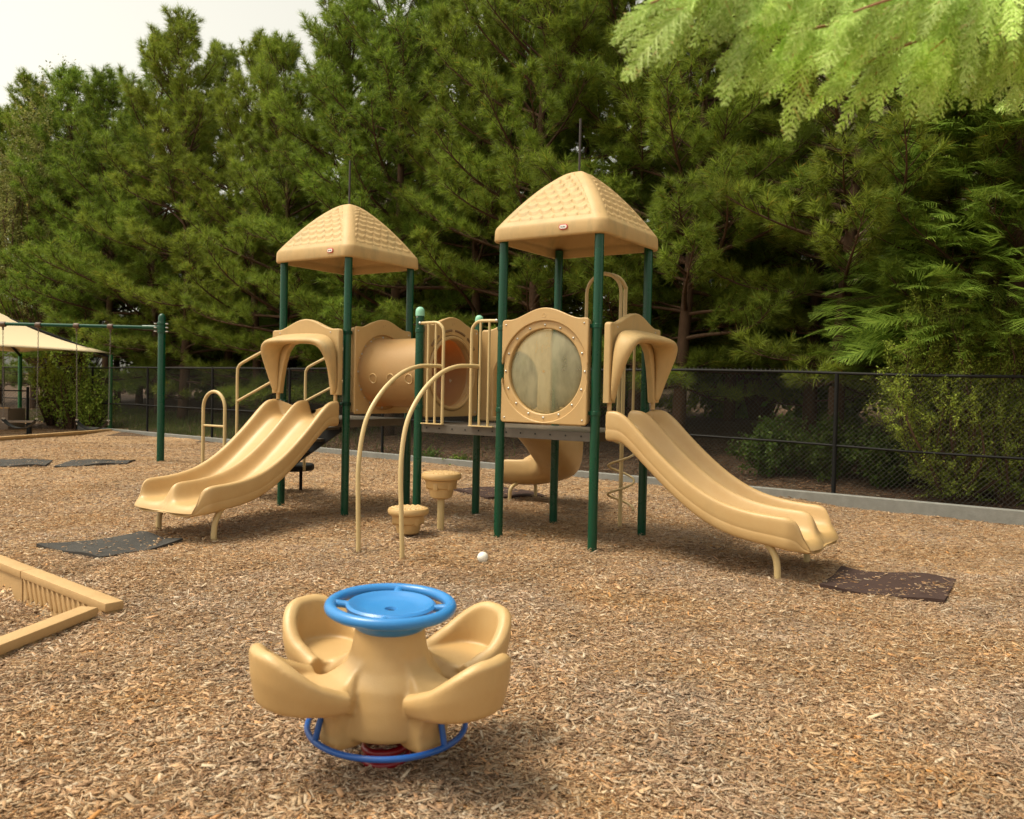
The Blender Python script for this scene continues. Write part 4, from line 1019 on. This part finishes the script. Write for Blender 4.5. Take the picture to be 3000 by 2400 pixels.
# ------------------------------------------------------------------ chips object
V = np.concatenate(CH_V); F = np.concatenate(CH_F)
o = link('wood_chips', mesh_np('wood_chips', V, F), CHIP); tag(o, 'loose shredded wood chips in tan, grey and orange brown', 'wood chips', kind='stuff')
del V, F

# ------------------------------------------------------------------ vegetation
def unit(a): return a / np.maximum(np.linalg.norm(a, axis=-1, keepdims=True), 1e-9)
def rand_unit(n): return unit(rng.normal(size=(n, 3)))
def needles(B, D, L, N, nl, wd, spread=.85):
    """bottle-brush shoots: B base, D dir, L length arrays; N needles each -> triangles"""
    n = len(B); idx = np.repeat(np.arange(n), N); m_ = len(idx)
    s = rng.random(m_) ** .8; base = B[idx] + D[idx] * (L[idx] * s)[:, None]
    r = rand_unit(m_); perp = unit(r - D[idx] * np.sum(r * D[idx], 1, keepdims=True))
    a = (.35 + spread * rng.random(m_))[:, None]; dr = unit(D[idx] * np.cos(a) + perp * np.sin(a)); dr[:, 2] -= .08; dr = unit(dr)
    ln = nl * (.7 + .6 * rng.random(m_)); side = unit(np.cross(dr, rand_unit(m_))) * wd / 2
    V = np.stack([base - side, base + side, base + dr * ln[:, None]], 1).reshape(-1, 3)
    return V, np.arange(m_ * 3).reshape(-1, 3)

def pine(seed, H=11., Rmax=2.9, z0=.7, dens=1.0):
    global rng
    rng = np.random.default_rng(seed)
    wood = MB(); tp = []; k = 9; ph = rng.random(4) * 6
    def axis(z): return np.array([.10 * math.sin(z * .5 + ph[0]) + .02 * z * math.sin(ph[2]), .10 * math.sin(z * .43 + ph[1]), z])
    zs = np.linspace(-.3, H, 16); wood.tube([axis(z) for z in zs], [max(.012, .125 * (1 - max(z, 0) / H) ** .8 * (H / 10)) for z in zs], 9)
    SB, SD, SL = [], [], []
    z = z0
    while z < H - .25:
        f = (z - z0) / (H - z0); nb = rng.integers(3, 6) if f > .12 else rng.integers(2, 4); a0 = rng.random() * 6.28
        for b in range(nb):
            a = a0 + b * 2 * PI / nb + rng.normal(0, .3)
            Lb = Rmax * (min(1, .62 + f * 1.6) if f < .25 else (1 - f) ** .72 * 1.18 + .08) * (.72 + .5 * rng.random())
            el = math.radians(4 + 52 * f + rng.normal(0, 8)); zz = z + rng.normal(0, .08)
            p0 = axis(zz); n_ = 9; hd = np.array([math.cos(a), math.sin(a), 0]); pts = [p0]; e = el; bd = rng.normal(0, .12)
            for i in range(n_):
                t = i / n_; ee = e - .25 * math.sin(t * 3.0) * (1 - f) + .55 * t * t; aa = a + bd * i * .35
                pts.append(pts[-1] + np.array([math.cos(aa) * math.cos(ee), math.sin(aa) * math.cos(ee), math.sin(ee)]) * Lb / n_)
            P = np.array(pts); rr = [max(.006, .036 * (Lb / 2.5) * (1 - i / n_) + .004) for i in range(n_ + 1)]
            wood.tube(P, rr, 5, caps=False)
            nt_ = int(max(5, Lb * 7.5) * dens)
            for j in range(nt_):
                s = .22 + .78 * (j + rng.random()) / nt_; q = s * n_; i0 = min(int(q), n_ - 1); pp = P[i0] + (P[i0 + 1] - P[i0]) * (q - i0); d = unit(P[i0 + 1] - P[i0])
                sd = unit(np.cross(d, [0, 0, 1])) * (1 if j % 2 else -1); lt = (.22 + .50 * (1 - s) * Lb / 2.2 + .12 * rng.random())
                dd = unit(d * (.75 + .3 * rng.random()) + sd * (.55 + .35 * rng.random()) + np.array([0, 0, .28 + .25 * rng.random()]) + rng.normal(0, .12, 3))
                if lt > .3: wood.tube([pp, pp + dd * lt], [.009, .004], 3, caps=False)
                for c in range(max(2, int(round(lt * 6)))):
                    b0 = pp + dd * lt * (.45 + .55 * rng.random()); d2 = unit(dd + rng.normal(0, .38, 3) + np.array([0, 0, .22])); SB.append(b0); SD.append(d2); SL.append(.07 + .10 * rng.random())
            for c in range(3): SB.append(P[-1] - unit(P[-1] - P[-2]) * .05 * c); SD.append(unit(P[-1] - P[-2] + rng.normal(0, .25, 3) + np.array([0, 0, .3]))); SL.append(.25)
        z += (.34 + .2 * rng.random()) * (1.15 - .45 * f)
    for c in range(8): SB.append(axis(H - .07 * c)); SD.append(unit(np.array([0, 0, 1]) + rng.normal(0, .22, 3))); SL.append(.28)
    SB, SD, SL = map(np.array, (SB, SD, SL))
    V, F = needles(SB, SD, SL, 38, .19, .0110)
    cm = mesh_np('crown', V, F); cm.materials.append(NEEDLE)
    tm = wood.mesh('trunk'); tm.materials.append(BARK); tm.polygons.foreach_set('use_smooth', [True] * len(tm.polygons))
    return tm, cm
def leafcloud(B, n, size, m, name='crown', blobs=None, elong=1.6):
    pass
PV = [pine(11, 11.5, 2.9), pine(12, 10.8, 2.8), pine(13, 12.0, 3.1, 1.0), pine(14, 10.2, 2.7, .6), pine(15, 11.0, 3.0, 1.3, .9)]
rnd = random.Random(5)
def put_tree(name, tm, cm, x, y, rz, sc, label, cat, group, trunk='trunk'):
    r = empty(name, (x, y, gz(x, y) - .05), rz, label, cat, group); r.scale = sc
    o1 = bpy.data.objects.new(trunk, tm); col.objects.link(o1); o1.parent = r
    o2 = bpy.data.objects.new('crown', cm); col.objects.link(o2); o2.parent = r
    return r
# (t along fence, offset behind it, height factor, variant, label)
ROW1 = [
 (1.0, 2.6, .80, 4, 'pine between the dark cypress and the tall bare trunk at the right'),
 (3.1, 2.4, .98, 4, 'pine with a long visible trunk behind the foot of the right double slide'),
 (5.9, 2.2, 1.0, 4, 'pine with its trunk just right of the larger tower'),
 (7.6, 3.2, 1.05, 0, 'pine directly behind the larger tower roof'),
 (9.3, 2.0, .98, 2, 'full green pine left of the larger tower roof'),
 (11.3, 2.6, 1.02, 1, 'pine rising midway between the two tower roofs'),
 (13.6, 2.2, .98, 2, 'pine with a reddish trunk just right of the smaller tower roof'),
 (15.3, 2.4, 1.0, 0, 'pine straight behind the smaller tower roof'),
 (17.4, 2.0, .98, 3, 'pine just left of the smaller tower roof'),
 (19.6, 2.6, .98, 1, 'pine behind the left double slide with a pointed top'),
 (22.7, 2.2, 1.02, 0, 'tallest pointed pine at the left standing clear against the sky'),
 (25.0, 2.6, 1.15, 3, 'bushy pine behind the thick green swing post'),
 (27.6, 2.4, 1.06, 1, 'pine between the swing post and the canopy corner'),
 (30.4, 2.4, 1.13, 3, 'shorter pine behind the cream canopy'),
 (33.6, 2.6, 1.04, 2, 'pine at the left edge of the picture under open sky')]
for t, off, hf, v, lb in ROW1:
    x, y = fp(t, off); s = hf * (.97 + .06 * rnd.random()); w_ = .95 + .15 * rnd.random()
    put_tree('pine_tree', *PV[v], x, y, rnd.random() * 6.28, (s * w_, s * w_, s), lb, 'pine tree', 'pine trees in a row behind the fence')
ROW2 = [(-1.5, 6.0, 1.0, 2), (2.2, 6.5, 1.0, 1), (7.0, 6.8, 1.1, 3), (10.2, 5.6, 1.12, 0), (12.6, 5.8, 1.02, 4), (16.3, 5.2, 1.0, 1), (18.6, 5.5, .98, 2), (20.6, 4.4, .97, 3), (23.8, 4.6, .96, 2), (26.2, 4.4, .92, 0), (29.0, 4.4, .92, 2), (31.8, 4.8, 1.0, 1), (35.6, 4.0, 1.05, 0), (38.0, 3.0, 1.1, 1), (4.5, 5.2, 1.0, 0), (0.2, 4.6, .95, 3), (8.7, 4.6, 1.1, 2), (14.6, 5.0, 1.1, 3)]
for t, off, hf, v in ROW2:
    x, y = fp(t, off); s = hf * (.97 + .06 * rnd.random())
    put_tree('pine_tree', *PV[v], x, y, rnd.random() * 6.28, (s, s, s), 'pine in the second row, mostly hidden behind the front row of pines', 'pine tree', 'pines of the second row behind the front pines')

def leaves(C, size, elong=1.7, droop=.2):
    n = len(C); d = rand_unit(n); d[:, 2] -= droop; d = unit(d); s = unit(np.cross(d, rand_unit(n))); L = size * (.6 + .8 * rng.random(n)); W_ = L / elong / 2
    nrm = np.cross(d, s)
    V = np.stack([C, C + d * (L * .5)[:, None] + s * W_[:, None] + nrm * (L * .08)[:, None], C + d * L[:, None], C + d * (L * .5)[:, None] - s * W_[:, None] + nrm * (L * .08)[:, None]], 1).reshape(-1, 3)
    return V, np.arange(n * 4).reshape(-1, 4)
def bush(name, x, y, w_, d_, h, nstem, nleaf, size, m, label, cat, group=None, z0=0, spread=.16, seed=1, base=.1, elong=1.7, trunk='stems', tmin=.35, twigs=0):
    global rng
    rng = np.random.default_rng(seed); r = empty(name, (x, y, gz(x, y) + z0), 0, label, cat, group); wood = MB(); C = []
    for k in range(nstem):
        a = rng.random() * 6.28; rr = math.sqrt(rng.random()); tip = np.array([w_ / 2 * rr * math.cos(a), d_ / 2 * rr * math.sin(a), h * (base + (1 - base) * (1 - .45 * rr * rr) * (.55 + .45 * rng.random()))])
        b0 = np.array([tip[0] * .15, tip[1] * .15, 0]); mid = (b0 + tip) / 2 + rng.normal(0, .06 * h, 3) + np.array([0, 0, .05 * h]); P = catmull([b0, mid, tip], 4); wood.tube(P, [max(.003, .018 * min(h, 3.2) / 2 * (1 - i / 9)) for i in range(len(P))], 4, caps=False)
        Pn = np.array([tuple(p) for p in P])
        def along(t): q = t * (len(P) - 1); i0 = np.minimum(q.astype(int), len(P) - 2); return Pn[i0] + (Pn[i0 + 1] - Pn[i0]) * (q - i0)[:, None]
        if twigs:
            t = tmin + (1 - tmin) * rng.random(twigs); c0 = along(t); ax_ = unit(Pn[-1] - Pn[0]); dr = unit(rng.normal(0, .75, (twigs, 3)) + ax_ * .7 + np.array([0, 0, .45])); tl = spread * (1.2 + 1.6 * rng.random(twigs))
            for q_ in range(twigs): wood.tube([c0[q_], c0[q_] + dr[q_] * tl[q_]], [.004, .0015], 3, caps=False)
            m_ = nleaf // (nstem * twigs); idx = np.repeat(np.arange(twigs), m_); f_ = rng.random(len(idx)); C.append(c0[idx] + dr[idx] * (tl[idx] * f_)[:, None] + rng.normal(0, size * .55, (len(idx), 3)))
        else:
            m_ = nleaf // nstem; t = tmin + (1 - tmin) * rng.random(m_); c = along(t)
            c = c + rng.normal(0, spread, (m_, 3)) * (.4 + .8 * t)[:, None]; C.append(c)
    C = np.concatenate(C); C[:, 2] = np.maximum(C[:, 2], .03); V, F = leaves(C, size, elong)
    wood.build(trunk, BARK, r); link('crown' if trunk == 'trunk' else 'foliage', mesh_np('leaves', V, F), m, r); return r
def P_(px_x, Y_): return (px_x - 1500) / 2496 * Y_, Y_
# wax myrtle at the right
x, y = P_(2790, 11.1); bush('myrtle_bush', x + .55, y + .8, 2.6, 1.6, 3.15, 150, 125000, .036, MYRTLE, 'large light green small leaved bush at the right edge behind the fence', 'bush', seed=3, spread=.17, elong=2.6, base=.0, tmin=.08, twigs=16)
x, y = P_(3060, 10.6); bush('myrtle_bush', x + .2, y + 1.0, 1.9, 1.3, 2.8, 100, 70000, .036, MYRTLE, 'light green small leaved bush cut by the right edge of the picture', 'bush', seed=4, spread=.17, elong=2.6, base=0, tmin=.08, twigs=16)
# leafy shrubs at the foot of the fence
for px_, Y_, w_, h, sd, lb in ((2280, 13.3, 1.5, .95, 21, 'low leafy green shrub behind the middle of the right double slide'), (2440, 12.9, 1.5, 1.05, 22, 'low leafy green shrub left of the right fence post'), (2600, 12.4, 1.3, .85, 23, 'low leafy shrub just right of the right fence post')):
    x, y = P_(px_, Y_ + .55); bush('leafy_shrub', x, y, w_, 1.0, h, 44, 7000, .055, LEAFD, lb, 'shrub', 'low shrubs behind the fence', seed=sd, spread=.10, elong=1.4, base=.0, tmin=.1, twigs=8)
for px_, Y_, w_, d_, h, sd, lb in ((215, 25.2, 1.5, 1.3, 2.7, 31, 'tall broadleaf bush between the swing chains and the canopy post'), (150, 25.9, 1.2, 1.2, 3.0, 32, 'dark broadleaf bush behind the cream canopy corner'), (265, 24.9, 1.4, 1.2, 1.7, 33, 'rounded broadleaf bush beside the thin green canopy post')):
    x, y = P_(px_, Y_); x2, y2 = x, y; bush('leafy_bush', x, y, w_, d_, h, 34, 3600, .075, MYRTLE, lb, 'bush', 'broadleaf bushes behind the left fence', seed=sd, spread=.16, elong=1.6, base=.05, tmin=.15, twigs=10)
# little weeds on the bank
for px_, Y_, sd, lb in ((1262, 17.2, 41, 'small green weed on the bank left of the bridge post'), (1345, 16.3, 42, 'small green weed tuft on the bank behind the taller stepping pod')):
    x, y = P_(px_, Y_); bush('weed', x, y, .45, .3, .2, 10, 260, .05, LEAF, lb, 'weed', 'weeds on the bank', seed=sd, spread=.05, base=.1)
# understory hiding the far ground behind pines
rs_ = random.Random(9)
for k, t in enumerate((-2.5, 1.5, 4.6, 7.5, 10.4, 13.2, 16.2, 19.2, 22.3, 25.6, 29, 32.5)):
    x, y = fp(t, 6.6 + rs_.random() * 1.6)
    bush('forest_shrub', x, y, 4.2, 2.2, 4.2 + rs_.random(), 46, 11000, .17, LEAF, 'shadowy shrub deep among the pine trunks, filling the gaps between them', 'shrub', 'shadowy shrubs among the pine trunks', seed=60 + k, spread=.30, base=0, tmin=.04)
# deciduous trees
bush('deciduous_tree', *P_(185, 31.5), 4.6, 3.4, 12.3, 150, 80000, .085, PALELEAF, 'pale yellow green leafy treetop against the sky at the upper left', 'tree', seed=51, spread=.42, base=.35, trunk='trunk', tmin=.35, twigs=14)
bush('deciduous_tree', *P_(2230, 20.5), 3.6, 3.2, 10.5, 55, 15000, .12, LEAF, 'dark leafy tree behind the pines under the bright foreground branch', 'tree', seed=52, spread=.34, base=.4, trunk='trunk')
bush('deciduous_tree', *P_(1400, 27), 5, 4, 14.5, 60, 13000, .14, MYRTLE, 'tall yellow green leafy tree behind the pines at the top middle', 'tree', seed=53, spread=.36, base=.4, trunk='trunk')

# cypress sprays
def spray_arrays(B, D, Nn, L, seed, step=.026, sub=True, wd=.0042, subl=.035, wide=.42):
    rg = np.random.default_rng(seed); V = []; 
    def strip(p, q, w_, nrm):
        d = q - p; s = np.cross(d, nrm); s = s / np.maximum(np.linalg.norm(s, axis=1, keepdims=True), 1e-9) * w_[:, None] / 2
        V.append(np.stack([p - s, p + s, q + s * .35, q - s * .35], 1).reshape(-1, 3))
    for i in range(len(B)):
        b, d, n, l = B[i], D[i], Nn[i], L[i]; ns = max(4, int(l / step)); t = (np.arange(ns) + .5) / ns
        ax = b + d * (t * l)[:, None] + np.array([0, 0, -1]) * (.30 * l * t ** 2)[:, None]; dd = unit(d + np.array([0, 0, -.6]) * t[:, None])
        strip(ax, ax + dd * step * 1.2, np.full(ns, wd * 1.2), np.tile(n, (ns, 1)))
        for s_ in (-1, 1):
            sd = unit(np.cross(dd, n)) * s_; sl = l * wide * np.sin(np.clip(t * .86 + .14, 0, 1) * PI) ** .8 * (.75 + .5 * rg.random(ns)) + .012
            sdir = unit(dd * .95 + sd * .75 + rg.normal(0, .10, (ns, 3)) + np.array([0, 0, -.12])); p = ax; q = ax + sdir * sl[:, None]
            strip(p, q, np.full(ns, wd * 1.25), np.tile(n, (ns, 1)))
            if sub:
                m_ = 4
                for k in range(m_):
                    u_ = (k + .6) / m_; pp = p + (q - p) * u_
                    for s2 in (-1, 1):
                        s3 = unit(np.cross(sdir, n)) * s2; l2 = np.minimum(sl * .42 * (1.1 - u_ * .8), subl) * (.7 + .6 * rg.random(ns)); d3 = unit(sdir * .9 + s3 * .7 + rg.normal(0, .12, (ns, 3)))
                        strip(pp, pp + d3 * l2[:, None], np.full(ns, wd), np.tile(n, (ns, 1)) + rg.normal(0, .3, (ns, 3)))
    V = np.concatenate(V); return V, np.arange(len(V)).reshape(-1, 4)

# foreground branch: a cypress standing just outside the frame on the right
TX, TY = 3.15, 3.35
ct = empty('cypress_tree', (TX, TY, gz(TX, TY)), 0, 'bright yellow green cypress whose near branches hang into the top right corner', 'cypress tree')
wood = MB(); wood.tube([(0, 0, -.2), (.02, 0, 1.5), (0, .03, 3.2), (.02, 0, 5.2)], [.12, .10, .075, .02], 10)
rg = np.random.default_rng(77); B_, D_, N_, L_ = [], [], [], []
def W2L(p): return np.array(p) - np.array([TX, TY, gz(TX, TY)])
def at(px_, py_, Y_):
    """point seen at that place of the photograph, at depth Y_"""
    c_ = rt * (px_ - 1500) + up * (1200 - py_) + fw * 2496.35; k = Y_ / c_.y; return np.array([c_.x * k, c_.y * k, EYE + c_.z * k])
limbs = [
 [W2L((TX, TY, 2.75)), W2L(at(3000, -45, 2.7)), W2L(at(2550, -55, 2.5)), W2L(at(2150, -65, 2.4)), W2L(at(1905, 10, 2.35))],
 [W2L((TX, TY, 2.55)), W2L(at(3000, 75, 2.9)), W2L(at(2760, 25, 2.75)), W2L(at(2450, 70, 2.6)), W2L(at(2190, 130, 2.5))],
 [W2L((TX, TY, 2.6)), W2L(at(3050, 25, 2.9)), W2L(at(2900, 60, 2.8)), W2L(at(2700, 115, 2.7)), W2L(at(2500, 200, 2.65))],
 [W2L((TX, TY, 2.9)), W2L(at(3000, -185, 2.8)), W2L(at(2600, -175, 2.55)), W2L(at(2200, -155, 2.45)), W2L(at(1960, -95, 2.4))],
 [W2L((TX, TY, 2.7)), W2L(at(3100, -15, 3.1)), W2L(at(2960, 5, 3.0)), W2L(at(2860, 45, 2.95)), W2L(at(2790, 85, 2.9))],
 [W2L((TX, TY, 2.8)), W2L(at(3050, -135, 3.1)), W2L(at(2700, -115, 2.95)), W2L(at(2400, -75, 2.85)), W2L(at(2230, -15, 2.8))],
 [W2L((TX, TY, 2.85)), W2L(at(3100, -35, 2.7)), W2L(at(2850, -65, 2.5)), W2L(at(2650, -15, 2.45)), W2L(at(2500, 35, 2.4))],
 [W2L((TX, TY, 2.5)), W2L(at(3250, 25, 3.2)), W2L(at(3110, 35, 3.0)), W2L(at(3030, 55, 2.9)), W2L(at(2980, 75, 2.85))]]
for L4 in limbs:
    P = catmull(L4, 8); wood.tube(P, [max(.0025, .011 * (1 - i / len(P)) + .002) for i in range(len(P))], 6)
    Pn = np.array([tuple(p) for p in P]); seg = np.linalg.norm(np.diff(Pn, axis=0), axis=1); 
    for i in range(int(len(Pn) * .12), len(Pn) - 1):
        d = unit(Pn[i + 1] - Pn[i]); k = int(seg[i] / .034 + rg.random())
        for c in range(k):
            p = Pn[i] + (Pn[i + 1] - Pn[i]) * rg.random() + rg.normal(0, .02, 3); fall = rg.random()
            dd = unit(np.array([-.85 + .75 * fall, rg.normal(0, .28), -.30 - .95 * fall ** 1.2]) + d * .25)
            B_.append(p); D_.append(dd); nn = unit(np.array([rg.normal(0, .35), -1, rg.normal(.55, .35)])); N_.append(nn); L_.append(.10 + .17 * rg.random())
    B_.append(Pn[-1] - unit(Pn[-1] - Pn[-2]) * .05); D_.append(unit(Pn[-1] - Pn[-2])); N_.append(unit(np.array([0, -1, .6]))); L_.append(.15)
# upper crown, out of the frame
for k in range(150):
    a = rg.random() * 6.28; z = 2.9 + 2.2 * rg.random(); R_ = (5.4 - z) * .38 * math.sqrt(rg.random()); B_.append(np.array([R_ * math.cos(a), R_ * math.sin(a), z])); D_.append(unit(np.array([math.cos(a), math.sin(a), .1]))); N_.append(unit(rg.normal(size=3))); L_.append(.35)
wood.build('trunk', TWIG, ct); V, F = spray_arrays(B_, D_, N_, L_, 5, step=.013, wd=.0052, subl=.016, wide=.21); link('crown', mesh_np('crown', V, F), CYP_LIT, ct)
print('cypress quads', len(F))

# dark cypress behind the right end of the fence
def cypress(seed, H, R0, n):
    rg = np.random.default_rng(seed); B_, D_, N_, L_ = [], [], [], []
    for k in range(n):
        z = H * (.20 + .80 * rg.random() ** 1.1); a = rg.random() * 6.28; Rz = R0 * (1 - z / H) ** .75 + .1; r_ = Rz * (.45 + .6 * rg.random()) * (1 + .18 * math.sin(a * 5 + z * 2.3))
        d = unit(np.array([math.cos(a), math.sin(a), .25 + rg.normal(0, .15)])); B_.append(np.array([r_ * math.cos(a), r_ * math.sin(a), z])); D_.append(d); N_.append(unit(np.array([-math.sin(a) * .3, math.cos(a) * .3, 1]) + rg.normal(0, .35, 3))); L_.append(.42 + .35 * rg.random())
    V, F = spray_arrays(B_, D_, N_, L_, seed, step=.05, sub=False, wd=.016); return mesh_np('crown', V, F)
cmx = cypress(8, 9.5, 2.3, 3600); cmx.materials.append(CYP_DARK)
tw = MB(); tw.tube([(0, 0, -.2), (0, 0, 4.5), (0, 0, 9.2)], [.16, .1, .02], 10); tmx = tw.mesh('trunk'); tmx.materials.append(BARK)
x, y = P_(2960, 12.2); put_tree('cypress_tree', tmx, cmx, x + .2, y + .3, 0, (1, 1, 1), 'dark green cypress with feathery sprays at the right above the small leaved bushes', 'cypress tree', None)
x, y = fp(-3.5, 3.2); put_tree('cypress_tree', tmx, cmx, x, y, 2, (1, 1, 1.05), 'dark green cypress cut by the right edge of the picture', 'cypress tree', None)

# grass on the left part of the bank
rng = np.random.default_rng(99)
n = 30000; t = 8 + 24 * rng.random(n); of = .15 + 3.2 * rng.random(n) ** 1.2
keep = rng.random(n) < (sst(13.0, 18.0, t) * (.35 + .65 * (np.sin(t * 1.7) * np.sin(of * 2.2 + t) > -.3)) + .03)
t = t[keep]; of = of[keep]; px = FA[0] + FD[0] * t + FN[0] * of; py = FA[1] + FD[1] * t + FN[1] * of; n = len(px)
C = np.stack([px, py, ground_z(px, py)], 1); h = .07 + .13 * rng.random(n); yaw = rng.random(n) * 6.28; s = np.stack([np.cos(yaw), np.sin(yaw), 0 * yaw], 1) * .009; le = rng.normal(0, .05, (n, 3)); le[:, 2] = h
V = np.stack([C - s, C + s, C + le], 1).reshape(-1, 3); o = link('grass', mesh_np('grass', V, np.arange(n * 3).reshape(-1, 3)), GRASS); tag(o, 'thin yellowish green grass growing behind the left part of the fence', 'grass', kind='stuff')
# pine straw and leaf litter on the bank
n = 40000; t = -5 + 32 * rng.random(n); of = .05 + 3.6 * rng.random(n) ** 1.3; px = FA[0] + FD[0] * t + FN[0] * of; py = FA[1] + FD[1] * t + FN[1] * of
V, F = chips(px, py, n, .03, .11); V = V.reshape(-1, 8, 3); V[:, :, 2] += ground_z(px, py)[:, None]
lm = foliage('leaf_litter', (.10, .052, .028), (.27, .155, .085), (.52, .43, .31), 0, .8)
o = link('leaf_litter', mesh_np('leaf_litter', V.reshape(-1, 3), F), lm); tag(o, 'reddish brown leaf litter and bark covering the bank behind the fence', 'leaf litter', kind='stuff')

# ------------------------------------------------------------------ houses glimpsed between the pines
def house(name, x, y, rz, W_, D2, H_, label):
    b = empty(name, (x, y, gz(x, y)), rz, label, 'house')
    mb = MB(); mb.box((0, 0, H_ / 2 - .5), (W_, D2, H_ + 1)); mb.build('wall', SIDING, b, smooth=False)
    mb = MB(); 
    for k in range(int(H_ / .2)): mb.box((0, -D2 / 2 - .012, .2 * k), (W_ - .02, .02, .014))
    mb.build('siding_boards', SIDING, b, smooth=False)
    e = .45; hw, hd, rz_ = W_ / 2 + e, D2 / 2 + e, 2.4
    V = [(-hw, -hd, H_), (hw, -hd, H_), (hw, hd, H_), (-hw, hd, H_), (-hw * .5, 0, H_ + rz_), (hw * .5, 0, H_ + rz_)]
    mb = MB(); mb.add(V, [(0, 1, 5, 4), (1, 2, 5), (2, 3, 4, 5), (3, 0, 4), (0, 3, 2, 1)]); r = mb.build('roof', ROOFM, b, smooth=False)
    MB().box((0, -hd - .01, H_ - .08), (2 * hw, .06, .2)).build('gutter', TRIM, r, smooth=False)
    for k in range(int(W_ / 2.8)):
        for zz in (1.6, 4.5, 7.2):
            if zz + 1.4 > H_: continue
            xx = -W_ / 2 + 1.6 + k * 2.8; f = MB(); 
            for a, sz in (((xx, -D2 / 2 - .03, zz + .72), (1.16, .06, .09)), ((xx, -D2 / 2 - .03, zz - .72), (1.16, .06, .09)), ((xx - .54, -D2 / 2 - .03, zz), (.08, .06, 1.35)), ((xx + .54, -D2 / 2 - .03, zz), (.08, .06, 1.35)), ((xx, -D2 / 2 - .03, zz), (1.0, .045, .05))): f.box(a, sz)
            w1 = f.build('window', TRIM, b, smooth=False); MB().box((xx, -D2 / 2 - .012, zz), (1.0, .02, 1.33)).build('pane', GLASSY, w1, smooth=False)
house('house', 13.5, 30, -.35, 15, 9, 9.6, 'tall beige house glimpsed between the pines at the right')
house('house', -5.5, 38, -.1, 13, 9, 7.0, 'beige house barely seen through gaps in the pines behind the smaller tower')
